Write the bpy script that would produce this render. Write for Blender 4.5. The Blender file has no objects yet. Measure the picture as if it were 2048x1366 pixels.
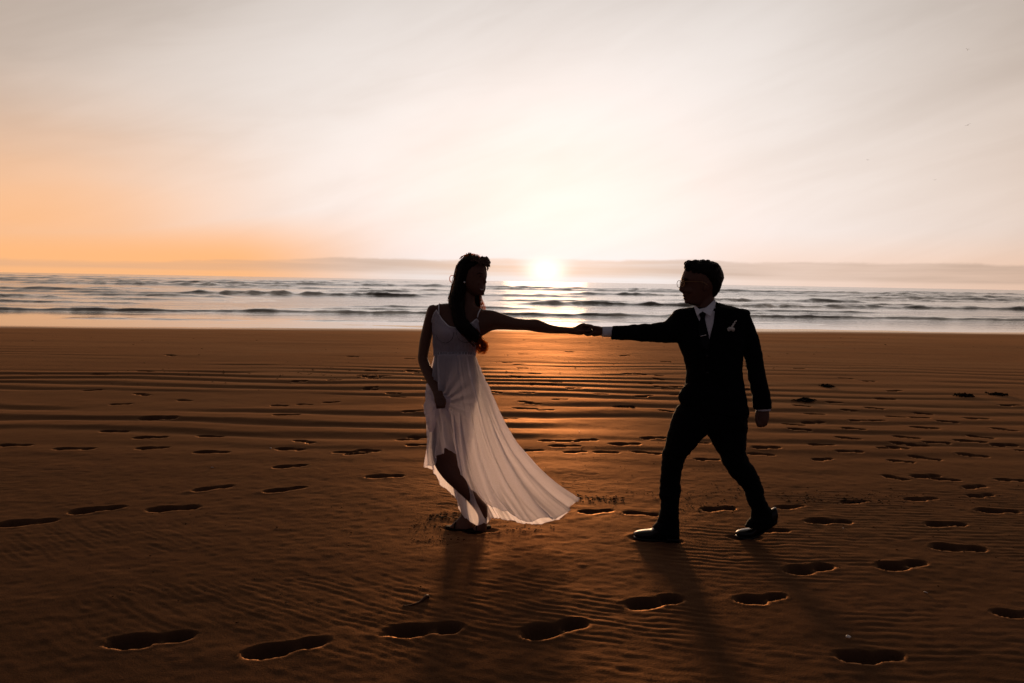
import bpy, bmesh, math, random
import numpy as np
from mathutils import Vector, Matrix

SC = bpy.context.scene
COL = SC.collection
R = math.radians
random.seed(7)
RNG = np.random.default_rng(11)

# ------------------------------------------------------------------ camera
CAM_H = 1.55
FPX = 1593.0            # 28 mm on a 36 mm sensor, for a picture 2048 wide
PITCH, ROLL = R(4.34), R(1.0)
cam_data = bpy.data.cameras.new('camera')
cam_data.lens = 28.0
cam_data.sensor_width = 36.0
cam_data.clip_start = 0.05
cam_data.clip_end = 20000
cam = bpy.data.objects.new('camera', cam_data)
cam.location = (0, 0, CAM_H)
cam.rotation_euler = (math.pi / 2 - PITCH, -ROLL, 0)
COL.objects.link(cam)
SC.camera = cam
CM = np.array(cam.rotation_euler.to_matrix())

def ray(px, py):
    d = np.array([(px - 1024) / FPX, -(py - 683) / FPX, -1.0])
    return CM @ d

def at(px, py, Y):
    """point on the sight line of a photograph pixel at distance Y along the beach"""
    d = ray(px, py)
    return np.array([0, 0, CAM_H]) + d * (Y / d[1])

def gnd(px, py, z=0.0):
    d = ray(px, py)
    return np.array([0, 0, CAM_H]) + d * ((z - CAM_H) / d[2])

# ------------------------------------------------------------------ sky, sun, exposure
SUN_AZ, SUN_EL = R(2.4), R(2.8)        # azimuth east of +Y
SUN_DIR = np.array([math.sin(SUN_AZ) * math.cos(SUN_EL), math.cos(SUN_AZ) * math.cos(SUN_EL), math.sin(SUN_EL)])

class NT:
    """small helper around a node tree"""
    def __init__(self, tree):
        self.t = tree
        for n in list(tree.nodes):
            tree.nodes.remove(n)
    def n(self, typ, **kw):
        nd = self.t.nodes.new(typ)
        for k, v in kw.items():
            setattr(nd, k, v)
        return nd
    def link(self, a, b):
        self.t.links.new(a, b)
    def put(self, sock, v):
        if hasattr(v, 'is_output') or isinstance(v, bpy.types.NodeSocket):
            self.t.links.new(v, sock)
        else:
            if isinstance(v, (tuple, list)) and len(v) == 3 and sock.type == 'RGBA':
                v = (*v, 1)
            sock.default_value = v
    def m(self, op, a, b=0.0, c=0.0):
        nd = self.n('ShaderNodeMath', operation=op)
        self.put(nd.inputs[0], a); self.put(nd.inputs[1], b); self.put(nd.inputs[2], c)
        return nd.outputs[0]
    def v(self, op, a, b=(0, 0, 0)):
        nd = self.n('ShaderNodeVectorMath', operation=op)
        self.put(nd.inputs[0], a)
        if op == 'SCALE':
            self.put(nd.inputs[3], b)
        else:
            self.put(nd.inputs[1], b)
        return nd.outputs['Value'] if op in ('DOT_PRODUCT', 'LENGTH') else nd.outputs[0]
    def mr(self, x, a, b, c=0.0, d=1.0, smooth=True):
        nd = self.n('ShaderNodeMapRange', interpolation_type='SMOOTHSTEP' if smooth else 'LINEAR', clamp=True)
        self.put(nd.inputs[0], x); self.put(nd.inputs[1], a); self.put(nd.inputs[2], b)
        self.put(nd.inputs[3], c); self.put(nd.inputs[4], d)
        return nd.outputs[0]
    def mix(self, f, a, b, bt='MIX'):
        nd = self.n('ShaderNodeMix', data_type='RGBA', blend_type=bt)
        self.put(nd.inputs[0], f); self.put(nd.inputs[6], a); self.put(nd.inputs[7], b)
        return nd.outputs[2]
    def ramp(self, x, stops, interp='LINEAR'):
        nd = self.n('ShaderNodeValToRGB')
        cr = nd.color_ramp; cr.interpolation = interp
        while len(cr.elements) < len(stops):
            cr.elements.new(0.5)
        for e, (p, c) in zip(cr.elements, stops):
            e.position = p; e.color = (*c, 1) if len(c) == 3 else c
        self.put(nd.inputs[0], x)
        return nd.outputs[0]
    def noise(self, vec, scale, detail=3.0, rough=0.5, dist=0.0):
        nd = self.n('ShaderNodeTexNoise')
        if vec is not None:
            self.put(nd.inputs['Vector'], vec)
        nd.inputs['Scale'].default_value = scale; nd.inputs['Detail'].default_value = detail
        nd.inputs['Roughness'].default_value = rough; nd.inputs['Distortion'].default_value = dist
        return nd.outputs[0]
    def xyz(self, x, y, z):
        nd = self.n('ShaderNodeCombineXYZ')
        self.put(nd.inputs[0], x); self.put(nd.inputs[1], y); self.put(nd.inputs[2], z)
        return nd.outputs[0]

world = bpy.data.worlds.new('World')
SC.world = world
world.use_nodes = True
W = NT(world.node_tree)
def build_sky():
    tc = W.n('ShaderNodeTexCoord')
    d = W.v('NORMALIZE', tc.outputs['Generated'])
    sp = W.n('ShaderNodeSeparateXYZ'); W.link(d, sp.inputs[0])
    x, y, z = sp.outputs
    DEG = 180 / math.pi
    el = W.m('MULTIPLY', W.m('ARCSINE', z), DEG)
    az = W.m('MULTIPLY', W.m('ARCTAN2', x, y), DEG)
    dot = W.v('DOT_PRODUCT', d, tuple(SUN_DIR))
    al = W.m('MULTIPLY', W.m('ARCCOSINE', W.m('MINIMUM', dot, 0.9999999)), DEG)
    alc = W.v('LENGTH', W.xyz(W.m('SUBTRACT', az, 2.4), W.m('SUBTRACT', el, 0.95), 0.0))      # where the disc glows through the bank
    aaz = W.m('ABSOLUTE', W.m('SUBTRACT', az, 2.4))
    elp = W.m('MAXIMUM', el, 0.0)
    # physical clear sky underneath the veil of cloud
    sky = W.n('ShaderNodeTexSky', sky_type='NISHITA')
    sky.sun_disc = False
    sky.sun_elevation = SUN_EL
    sky.sun_rotation = SUN_AZ
    sky.dust_density = 4.0
    sky.air_density = 1.5
    clear = W.v('SCALE', sky.outputs[0], SKY_STRENGTH)
    # high thin veil: brightness by height and by the bearing from the sun
    t = W.m('POWER', W.m('DIVIDE', elp, 90.0), 0.5)
    veil = W.ramp(t, VEIL_RAMP)
    back = W.ramp(t, [(0.0, (.090, .072, .094)), (0.35, (.070, .063, .088)), (1.0, VEIL_RAMP[-1][1])])
    fb = W.mr(aaz, 22.0, 98.0)
    base = W.mix(fb, veil, back)
    # warm clear gap low on the left
    nl = W.noise(W.xyz(W.m('MULTIPLY', az, 0.035), W.m('MULTIPLY', el, 0.16), 3.1), 1.0, 3)
    bk = W.mr(az, -110.0, -60.0)
    w1 = W.m('MULTIPLY', W.m('MULTIPLY', W.mr(az, -10.0, -32.0), W.mr(el, 13.5, 1.5)), W.mr(nl, 0.28, 0.6, 0.5, 0.85))
    w2 = W.m('MULTIPLY', W.mr(az, -5.0, -20.0), W.mr(el, 5.5, 1.0))
    w3 = W.m('MULTIPLY', W.m('MULTIPLY', W.mr(az, 9.0, 18.0, 0.0, 0.30), W.mr(az, 90.0, 50.0)), W.mr(el, 4.0, 1.0))
    wl = W.m('MAXIMUM', W.m('MULTIPLY', W.m('MAXIMUM', w1, w2), bk), w3)
    # wind-drawn streaks in the veil, rising to the right
    elc = W.m('MINIMUM', el, 60.0)
    ur = W.m('ADD', W.m('MULTIPLY', az, 0.93), W.m('MULTIPLY', elc, 0.36))
    wr = W.m('SUBTRACT', W.m('MULTIPLY', elc, 0.93), W.m('MULTIPLY', az, 0.30))
    s1 = W.noise(W.xyz(W.m('MULTIPLY', ur, 0.030), W.m('MULTIPLY', wr, 0.105), 1.7), 1.0, 4, 0.5, 0.6)
    s2 = W.noise(W.xyz(W.m('MULTIPLY', ur, 0.075), W.m('MULTIPLY', wr, 0.42), 5.2), 1.0, 4, 0.55, 0.9)
    st = W.m('ADD', W.m('MULTIPLY', s1, 0.75), W.m('MULTIPLY', s2, 0.25))
    stm = W.m('ADD', 1.0, W.m('MULTIPLY', W.mr(st, 0.30, 0.70, -0.13, 0.13), W.m('SUBTRACT', 1.0, fb)))
    base = W.v('SCALE', base, stm)
    # light of the low sun scattered forward through the veil
    e2 = lambda a, s: W.m('EXPONENT', W.m('MULTIPLY', W.m('POWER', W.m('DIVIDE', a, s), 2.0), -1.0))
    dg = W.v('LENGTH', W.xyz(W.m('MULTIPLY', W.m('SUBTRACT', az, 3.0), 0.62), W.m('MULTIPLY', W.m('SUBTRACT', el, 5.0), 0.98), 0.0))
    g1 = W.m('SUBTRACT', 1.0, W.m('EXPONENT', W.m('MULTIPLY', W.m('MULTIPLY', e2(dg, 14.5), W.m('POWER', stm, 2.0)), -GLOW_WIDE)))
    g2 = W.m('MULTIPLY', e2(al, 8.0), GLOW_MID)
    sum_ = W.v('ADD', W.mix(wl, W.mix(g1, base, (.93, .915, .918)), (1.0, 0.50, 0.22)), W.v('ADD', W.v('SCALE', (1.0, .96, .93), g2), clear))
    # far bank of cloud lying on the sea horizon
    bn = W.noise(W.xyz(W.m('MULTIPLY', az, 0.22), W.m('MULTIPLY', el, 0.5), 9.0), 1.0, 5, 0.6)
    bt = W.noise(W.xyz(W.m('MULTIPLY', az, 0.05), 2.0, 4.0), 1.0, 2)
    top = W.m('ADD', W.m('ADD', W.mr(az, -30.0, 4.0, 0.95, 1.62), W.m('MULTIPLY', W.m('SUBTRACT', bn, 0.5), 0.62)),
              W.m('MULTIPLY', W.m('SUBTRACT', bt, 0.5), 0.9))
    edge = W.m('SUBTRACT', top, el)
    bank = W.mr(edge, -0.08, 0.14)
    low = W.mr(el, 0.22, 0.52, 0.25, 1.0)
    inner = W.mr(W.noise(W.xyz(W.m('MULTIPLY', az, 0.07), W.m('MULTIPLY', el, 1.6), 1.0), 1.0, 4), 0.3, 0.7, 0.45, 1.0)
    bank = W.m('MULTIPLY', W.m('MULTIPLY', bank, low), W.m('MULTIPLY', inner, W.m('MULTIPLY', W.mr(aaz, 30.0, 100.0, BANK, 0.1), W.mr(az, -22.0, -6.0, 0.55, 1.0))))
    bank = W.m('MULTIPLY', bank, W.mr(W.m('ABSOLUTE', W.m('SUBTRACT', az, 2.4)), 0.0, W.m('ADD', 1.7, W.m('MULTIPLY', el, 0.8)), 0.0, 1.0))
    bankc = W.v('ADD', W.mix(W.mr(aaz, 20.0, 60.0), (.52, .375, .29), (.40, .29, .24)), W.v('SCALE', (1.0, .55, .27), W.m('MULTIPLY', e2(alc, 8.5), 0.46)))
    sum_ = W.mix(bank, sum_, bankc)
    g3 = W.m('MULTIPLY', e2(W.v('LENGTH', W.xyz(W.m('DIVIDE', W.m('SUBTRACT', az, 2.4), 1.3), W.m('DIVIDE', W.m('SUBTRACT', el, 0.8), 0.7), 0.0)), 1.0), GLOW_CORE)
    sum_ = W.v('ADD', sum_, W.v('SCALE', (1.0, .76, .42), g3))
    # below the horizon: the colour of the far sea
    sum_ = W.mix(W.mr(el, -0.6, -0.05), (.20, .15, .12), sum_)
    bg = W.n('ShaderNodeBackground')
    W.link(sum_, bg.inputs['Color']); bg.inputs['Strength'].default_value = 1.0
    out = W.n('ShaderNodeOutputWorld')
    W.link(bg.outputs[0], out.inputs[0])

SKY_STRENGTH = 0.012
GLOW_WIDE, GLOW_MID, GLOW_CORE, BANK = 2.0, 0.06, 0.55, 0.75
VEIL_RAMP = [(0.0, (.80, .55, .42)), (0.16, (.75, .54, .41)), (0.30, (.65, .475, .365)), (0.47, (.365, .292, .238)),
             (0.62, (.150, .119, .096)), (1.0, (.060, .048, .042))]
build_sky()

sun = bpy.data.lights.new('sun', 'SUN')
sun.energy = 4.0
sun.angle = R(6.0)
sun.color = (1.0, 0.58, 0.30)
sun_ob = bpy.data.objects.new('sun', sun)
sun_ob.rotation_euler = Vector(-SUN_DIR).to_track_quat('-Z', 'Y').to_euler()
sun_ob.location = (2, 60, 8)
COL.objects.link(sun_ob)

vs = SC.view_settings
vs.view_transform = 'Standard'
vs.look = 'None'
vs.gamma = 1.0
vs.exposure = 0.0
vs.use_curve_mapping = False
SC.cycles.use_denoising = True
SC.cycles.max_bounces = 8
SC.cycles.transparent_max_bounces = 12
SC.cycles.caustics_reflective = False
SC.cycles.caustics_refractive = False
SC.cycles.sample_clamp_indirect = 4.0
SC.cycles.sample_clamp_direct = 1.8

# ------------------------------------------------------------------ helpers
def tag(o, label=None, cat=None, group=None, kind=None):
    if label: o['label'] = label
    if cat: o['category'] = cat
    if group: o['group'] = group
    if kind: o['kind'] = kind
    return o

def mesh_np(name, verts, quads=None, tris=None, smooth=True):
    me = bpy.data.meshes.new(name)
    verts = np.ascontiguousarray(verts, dtype=np.float32)
    nq = 0 if quads is None else len(quads)
    nt = 0 if tris is None else len(tris)
    me.vertices.add(len(verts)); me.vertices.foreach_set('co', verts.ravel())
    loops = []
    if nq: loops.append(np.asarray(quads, dtype=np.int32).ravel())
    if nt: loops.append(np.asarray(tris, dtype=np.int32).ravel())
    loops = np.concatenate(loops)
    me.loops.add(len(loops)); me.loops.foreach_set('vertex_index', loops)
    me.polygons.add(nq + nt)
    starts = np.concatenate([np.arange(nq) * 4, nq * 4 + np.arange(nt) * 3]).astype(np.int32)
    me.polygons.foreach_set('loop_start', starts)
    if smooth:
        me.polygons.foreach_set('use_smooth', np.ones(nq + nt, dtype=bool))
    me.update(calc_edges=True)
    me.validate()
    return me

def obj(name, me, mat=None, parent=None):
    o = bpy.data.objects.new(name, me)
    if mat is not None and me is not None:
        if len(me.materials) == 0:
            me.materials.append(mat)
    COL.objects.link(o)
    if parent is not None:
        o.parent = parent
    return o

def empty(name, loc=(0, 0, 0)):
    o = bpy.data.objects.new(name, None)
    o.location = loc
    o.empty_display_size = 0.1
    COL.objects.link(o)
    return o

def grid_quads(nr, nc, wrap=False):
    i = np.arange(nr - 1)[:, None]; j = np.arange(nc if wrap else nc - 1)[None, :]
    j2 = (j + 1) % nc
    a = i * nc + j; b = i * nc + j2; c = (i + 1) * nc + j2; d = (i + 1) * nc + j
    return np.stack([a, b, c, d], -1).reshape(-1, 4)

def hash2(ix, iy, seed=0):
    h = (ix.astype(np.int64) * 374761393 + iy.astype(np.int64) * 668265263 + seed * 1442695041) & 0xffffffff
    h = ((h ^ (h >> 13)) * 1274126177) & 0xffffffff
    h = h ^ (h >> 16)
    return (h & 0xffff) / 65535.0

def vnoise(x, y, seed=0):
    ix = np.floor(x); iy = np.floor(y)
    fx = x - ix; fy = y - iy
    fx = fx * fx * fx * (fx * (fx * 6 - 15) + 10); fy = fy * fy * fy * (fy * (fy * 6 - 15) + 10)
    ix = ix.astype(np.int64); iy = iy.astype(np.int64)
    a = hash2(ix, iy, seed); b = hash2(ix + 1, iy, seed); c = hash2(ix, iy + 1, seed); d = hash2(ix + 1, iy + 1, seed)
    return (a * (1 - fx) + b * fx) * (1 - fy) + (c * (1 - fx) + d * fx) * fy

def fbm(x, y, octv=4, seed=0):
    s = 0.0; a = 0.5; n = 0.0
    for k in range(octv):
        s = s + a * vnoise(x * 2 ** k, y * 2 ** k, seed + k * 17); n += a; a *= 0.5
    return s / n

def smooth(x, a, b):
    t = np.clip((x - a) / (b - a), 0, 1)
    return t * t * (3 - 2 * t)

def material(name):
    m = bpy.data.materials.new(name)
    m.use_nodes = True
    T = NT(m.node_tree)
    out = T.n('ShaderNodeOutputMaterial')
    T.outp = out
    return m, T

def principled(T, color, rough=0.6, spec=0.5, **kw):
    p = T.n('ShaderNodeBsdfPrincipled')
    T.put(p.inputs['Base Color'], color)
    T.put(p.inputs['Roughness'], rough)
    T.put(p.inputs['Specular IOR Level'], spec)
    for k, v in kw.items():
        T.put(p.inputs[k], v)
    return p
# ------------------------------------------------------------------ beach
SHN = np.array([-0.165, 0.986])       # horizontal normal of the water's edge, out to sea
S0 = 26.6                             # the water's edge, metres along that normal
SEA_Z = -0.07

PRINTS = [  # ends of every footprint in photograph pixels, ball end first
 (215,1288,383,1270),(490,1308,650,1282),(137,1027,246,1012),(-5,1050,113,1040),(295,1022,398,1013),(387,983,465,971),(527,983,613,975),
 (773,1265,918,1250),(1042,1266,1172,1247),(1247,1210,1366,1198),
 (1473,1202,1570,1192),(1568,1141,1668,1134),(1751,1134,1852,1127),(1866,1096,1966,1095),(1666,1312,1805,1312),(1994,1225,2080,1230),
 (1613,1042,1703,1044),(1852,1050,1925,1047),(1551,1015,1611,1013),(1404,1020,1467,1017),(1680,1004,1736,1003),(1809,998,1878,998),
 (1934,992,1990,991),(1956,1021,2037,1023),(1615,888,1672,890),(1674,904,1722,903),(1630,920,1660,916),(1760,896,1791,897),
 (1781,893,1809,896),(1821,890,1852,892),(1793,886,1814,888),(1845,884,1903,888),(1786,871,1838,878),(1672,874,1720,880),
 (1681,857,1733,860),(1822,854,1876,858),(1697,842,1735,842),(1735,842,1771,842),(1606,845,1649,844),(1566,846,1609,851),
 (1577,857,1623,861),(1608,826,1652,829),(1677,819,1715,822),(1731,815,1767,819),(1826,825,1866,828),(1771,832,1815,834),(1815,834,1859,836),
 (1872,842,1917,845),(1927,836,1978,838),(1984,857,2035,863),(1932,870,1986,877),(1913,882,1972,885),(1985,891,2030,890),
 (1914,907,1979,915),(2034,901,2075,903),(1822,911,1880,921),(1783,920,1822,925),(1765,950,1815,961),(1829,955,1876,951),
 (1879,959,1901,960),(1991,960,2050,961),(1932,976,1967,972),(1650,804,1686,806),(1585,810,1622,814),(1751,797,1793,798),
 (107,898,188,898),(270,896,337,896),(390,905,458,905),(549,898,612,898),(545,936,612,929),(0,891,60,891),(270,876,335,874),
 (398,870,446,873),(588,881,629,886),(205,861,253,863),(547,830,600,830),(280,837,355,835),
 (802,824,850,822),(803,879,828,877),(825,874,855,873),(817,890,853,891),(678,904,707,904),(699,908,729,906),(716,901,752,901),(731,955,807,950),
 (1084,881,1118,881),(1120,882,1158,882),(1154,880,1192,880),(1100,891,1160,893),(1044,901,1084,900),(1222,889,1282,888),(1282,876,1332,875),
 (1198,904,1230,905),(1263,902,1322,909),(1024,816,1074,818),(1076,822,1104,820),(1229,812,1270,812),(1002,837,1033,836),(1317,821,1348,825),
 (1380,885,1415,886),(1502,895,1560,896),(1495,907,1548,909),(1385,918,1440,921),(1176,1023,1212,1022),(1250,1026,1318,1030),
 (1532,1061,1553,1061),(1135,905,1165,903),(1370,855,1400,857),(1440,865,1475,866),
]
PRINTS += [(1262,1076,1364,1084,.012),(1464,1074,1512,1077,.010),(890,1058,952,1064,.010),(932,1065,984,1062,.009)]   # under the feet
_r = random.Random(5)
for _ in range(95):            # small distant prints crossing the ripple field
    px = _r.uniform(620, 1500) if _r.random() < .65 else _r.uniform(0, 2048)
    py = 700 + 112 * _r.random() ** 0.8
    ln = 0.13 * (py - 560) * _r.uniform(.8, 1.1)
    PRINTS.append((px, py, px + ln, py + _r.choice((-1, .5, 1, 2)) * ln * 0.05))

def undulation(x, y):
    s = y - 0.03 * x
    wob = fbm(x * 0.16 + 4, y * 0.35, 3, 31) * 11.0 + fbm(x * 0.55, y * 1.2, 3, 37) * 3.6
    ph = 2 * np.pi * (s / 0.62) + wob
    wv = np.sin(ph); wv = wv + 0.28 * np.sin(2 * ph + 0.8)
    band = smooth(y, 6.2, 8.6) * (1 - smooth(y, 12.5, 17.5)) * 1.0 + 0.10 * (1 - smooth(y, 15, 24)) * smooth(y, 5.5, 7)
    env = 0.08 + 0.92 * smooth(fbm(x * 0.30 + 4.4, y * 0.60, 3, 6), 0.34, 0.60)
    return 0.0088 * band * (1 - 0.45 * smooth(x, 1.5, 5.0)) * env * wv

def ripples(x, y):
    # small current ripples: short broken crests, swinging round from steep on the left to nearly level on the right
    xc = np.clip(x, -3.0, 1.6)
    bend = 0.42 * xc - 0.11 * xc ** 2 + 0.02 * (x - xc)
    wob = fbm(x * 1.3, y * 1.6, 3, 71) * 1.6 + fbm(x * 6.5, y * 7.5, 2, 75) * 0.9
    ph = 2 * np.pi * ((y + bend) / 0.060 + wob)
    env = 0.12 + 0.88 * smooth(fbm(x * 0.8 + 2, y * 1.1 + 7, 3, 91), 0.38, 0.60)
    brk = 0.25 + 0.75 * smooth(vnoise(x * 7 + 3, (y + bend) * 16, 93), 0.25, 0.65)
    near = smooth(y, 2.7, 3.5) * (1 - smooth(y, 5.6, 7.2))
    lump = (fbm(x * 17, y * 22, 3, 95) - 0.5) * 0.0042 * (1 - smooth(y, 5.5, 8.5))
    return 0.0017 * env * brk * near * (np.sin(ph) + 0.25 * np.sin(2 * ph + 1)) + lump

def beach_height(x, y, prints=True):
    s = SHN[0] * x + SHN[1] * y
    h = -0.10 * smooth(s, 15.0, S0 + 6.0) ** 1.3
    h = np.where(s > S0 + 6, -0.10 - 0.02 * (s - S0 - 6), h)
    h = h + undulation(x, y) + ripples(x, y)
    h = h + 0.010 * (fbm(x * 0.7, y * 0.9, 3, 3) - 0.5) + 0.004 * (fbm(x * 5, y * 6, 3, 13) - 0.5) * (1 - smooth(y, 9, 14))
    h = h + 0.034 * (fbm(x * 0.055 + 3, y * 0.5, 3, 23) - 0.5) * smooth(y, 14, 20)
    if prints:
        for k, (x0, y0, x1, y1, *dd) in enumerate(PRINTS):
            a = gnd(x0, y0)[:2]; b = gnd(x1, y1)[:2]
            c = (a + b) / 2; d = b - a; L = np.hypot(*d)
            if L < 1e-6: continue
            d = d / L
            L = min(max(L, 0.22), 0.40)
            sel = (np.abs(x - c[0]) < 0.42) & (np.abs(y - c[1]) < 0.42)
            if not sel.any(): continue
            X = x[sel] - c[0]; Y = y[sel] - c[1]
            u = X * d[0] + Y * d[1]; w = -X * d[1] + Y * d[0]
            rr = random.Random(k * 13 + 1)
            wd = L * (rr.uniform(0.185, 0.225) if c[1] < 5.2 else rr.uniform(0.16, 0.23))
            near = c[1] < 5.2
            dep = (0.058 if near else rr.uniform(0.032, 0.048) * (1 + 0.05 * c[1])) 
            if dd: dep = dd[0]
            jig = 0.012 * (fbm(X * 30 + k, Y * 30, 2, k) - 0.5)
            shp = 0.70 * (fbm(X * 11 + k * 3, Y * 13, 4, k + 9) - 0.5)
            ta = rr.uniform(-.10, .10); u, w = u * math.cos(ta) - w * math.sin(ta), u * math.sin(ta) + w * math.cos(ta)
            side = rr.choice((-1, 1)) * 0.07 * L
            e1 = np.sqrt(((u + rr.uniform(.17, .22) * L) / (rr.uniform(.27, .33) * L)) ** 2 + ((w - side * .3) / wd) ** 2) + jig * 6 + shp
            e2 = np.sqrt(((u - 0.33 * L) / (rr.uniform(.15, .19) * L)) ** 2 + ((w + side * .5) / (wd * rr.uniform(.66, .86))) ** 2) + jig * 6 + shp
            f = lambda e: 1 - smooth(e, 0.62, 1.18)
            mid = 0.34 * np.exp(-((u - 0.10 * L) / (0.14 * L)) ** 2) * f(np.abs(w) / (wd * 0.7))
            hole = np.maximum(np.maximum(f(e1), 0.88 * f(e2)), mid)
            rim = np.exp(-((np.minimum(e1, e2) - 1.28) / 0.20) ** 2) * (1 - hole)
            tread = 0.010 * (fbm(X * 26, Y * 26, 3, k + 3) - 0.5) * smooth(hole, .4, 1.0) + 0.0018 * np.sin(u * 2 * np.pi / 0.016) * smooth(hole, 0.7, 1.0) * (1 if near else 0)
            h[sel] += -dep * hole + 0.0022 * rim * np.clip(1 + 1.4 * (vnoise(X * 9, Y * 9, k) - 0.5), 0, 2) + tread
    return h

def axis(segments):
    out = [segments[0][0]]
    for a, b, s0, s1 in segments:
        p = out[-1]
        while p < b - 1e-9:
            f = (p - a) / (b - a)
            p = min(b, p + s0 + (s1 - s0) * f)
            out.append(p)
    return np.array(out)

def build_beach():
    ys = axis([(-12, 1.0, 1.2, 0.5), (1.0, 2.0, 0.4, 0.03), (2.0, 4.4, 0.013, 0.013), (4.4, 8.0, 0.013, 0.030), (8.0, 18, 0.028, 0.07), (18, 40, 0.07, 0.5), (40, 60, 1, 4)])
    xp = axis([(0, 3.2, 0.0165, 0.0165), (3.2, 7.5, 0.0165, 0.045), (7.5, 30, 0.045, 0.9), (30, 120, 1, 12), (120, 4000, 60, 900)])
    xs = np.concatenate([-xp[:0:-1], xp])
    X, Y = np.meshgrid(xs, ys)
    H = beach_height(X, Y)
    me = mesh_np('beach', np.stack([X, Y, H], -1).reshape(-1, 3), grid_quads(len(ys), len(xs)))
    m, T = material('damp_sand')
    geo = T.n('ShaderNodeNewGeometry')
    pos = geo.outputs['Position']
    n1 = T.noise(pos, 1.3, 4, 0.55)
    n2 = T.noise(pos, 45.0, 3, 0.6)
    n3 = T.noise(pos, 420.0, 2, 0.6)
    col = T.mix(T.mr(n1, 0.3, 0.7), SAND_A, SAND_B)
    n0 = T.noise(T.v('MULTIPLY', pos, (0.16, 0.55, 1.0)), 1.0, 4, 0.55, 0.4)
    col = T.mix(T.mr(n0, 0.40, 0.62, 0.0, 0.42), col, tuple(v * 0.55 for v in SAND_A))
    col = T.mix(T.mr(n2, 0.35, 0.75, 0.0, 0.35), col, tuple(v * 0.62 for v in SAND_A))
    col = T.mix(T.mr(n3, 0.60, 0.75, 0.0, 0.45), col, (.05, .035, .025))
    bump = T.n('ShaderNodeBump'); bump.inputs['Strength'].default_value = 0.55; bump.inputs['Distance'].default_value = 0.006
    hgt = T.m('ADD', T.m('MULTIPLY', n3, 0.35), T.m('MULTIPLY', T.noise(pos, 90.0, 3, 0.65), 0.9))
    T.put(bump.inputs['Height'], hgt)
    df = T.n('ShaderNodeBsdfDiffuse'); T.put(df.inputs['Color'], col); df.inputs['Roughness'].default_value = 0.6
    gl = T.n('ShaderNodeBsdfAnisotropic'); gl.distribution = 'GGX'
    T.put(gl.inputs['Color'], T.mix(T.mr(n1, 0.35, 0.65), SAND_TINT, tuple(v * 0.8 for v in SAND_TINT)))
    T.put(gl.inputs['Roughness'], T.m('ADD', T.mr(n1, 0.3, 0.7, SAND_R, SAND_R + 0.06), T.mr(n0, 0.40, 0.62, 0.05, -0.05)))
    spz = T.n('ShaderNodeSeparateXYZ'); T.link(pos, spz.inputs[0])
    sh = T.m('ADD', T.m('MULTIPLY', spz.outputs[0], float(SHN[0])), T.m('MULTIPLY', spz.outputs[1], float(SHN[1])))
    wet = T.mr(T.m('ADD', sh, T.m('MULTIPLY', T.noise(T.v('MULTIPLY', pos, (0.12, 0.5, 1)), 1.0, 3), 2.0)), S0 - 1.2, S0 + 1.0)      # strip the last wave has just left
    T.put(gl.inputs['Roughness'], T.m('MULTIPLY', T.m('ADD', T.mr(n1, 0.3, 0.7, SAND_R, SAND_R + 0.06), T.mr(n0, 0.40, 0.62, 0.05, -0.05)), T.m('SUBTRACT', 1.0, T.m('MULTIPLY', wet, 0.75))))
    T.put(gl.inputs['Color'], T.mix(wet, SAND_TINT, (.9, .72, .56)))
    fr = T.n('ShaderNodeFresnel'); fr.inputs['IOR'].default_value = 1.33
    T.link(bump.outputs[0], df.inputs['Normal']); T.link(bump.outputs[0], gl.inputs['Normal'])
    mxs = T.n('ShaderNodeMixShader')
    T.put(mxs.inputs[0], T.m('MINIMUM', T.m('MULTIPLY', fr.outputs[0], T.m('ADD', SAND_SPEC, T.m('MULTIPLY', wet, 0.4))), T.m('ADD', 0.6, T.m('MULTIPLY', wet, 0.3))))
    T.link(df.outputs[0], mxs.inputs[1]); T.link(gl.outputs[0], mxs.inputs[2])
    T.link(mxs.outputs[0], T.outp.inputs[0])
    tag(obj('beach', me, m), 'brown damp sand beach with footprints and ripple marks', kind='structure')

SAND_A, SAND_B = (.100, .049, .026), (.134, .067, .036)
SAND_R, SAND_SPEC = 0.58, 0.75
SAND_TINT = (.62, .32, .155)
build_beach()

# ------------------------------------------------------------------ sea
CRESTS = [  # distance beyond the water's edge, height, width of the front, foam behind, noise seed, gaps
 (4.6, 0.030, 0.35, 2.0, 11, 0.42), (10.6, 0.13, 0.6, 9.0, 2, 0.16), (20.0, 0.11, 0.7, 6.0, 12, 0.50), (29.0, 0.25, 1.1, 13.0, 3, 0.36), (48.0, 0.30, 1.6, 14.0, 4, 0.46),
 (73.0, 0.38, 2.3, 14.0, 5, 0.44), (106.0, 0.44, 3.0, 16.0, 6, 0.50), (150.0, 0.5, 4.0, 18.0, 7, 0.50), (205.0, 0.5, 5.0, 16.0, 8, 0.52), (38.0, 0.16, 1.0, 5.0, 21, 0.54), (60.0, 0.22, 1.5, 6.0, 22, 0.52), (88.0, 0.26, 2.2, 8.0, 23, 0.52), (127.0, 0.34, 3.0, 8.0, 24, 0.5), (177.0, 0.4, 4.0, 8.0, 25, 0.5), (15.5, 0.06, 0.5, 4.0, 26, 0.5),
 (270.0, 0.55, 6.0, 14.0, 9, 0.54), (360.0, 0.6, 8.0, 12.0, 10, 0.56),
]
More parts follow.
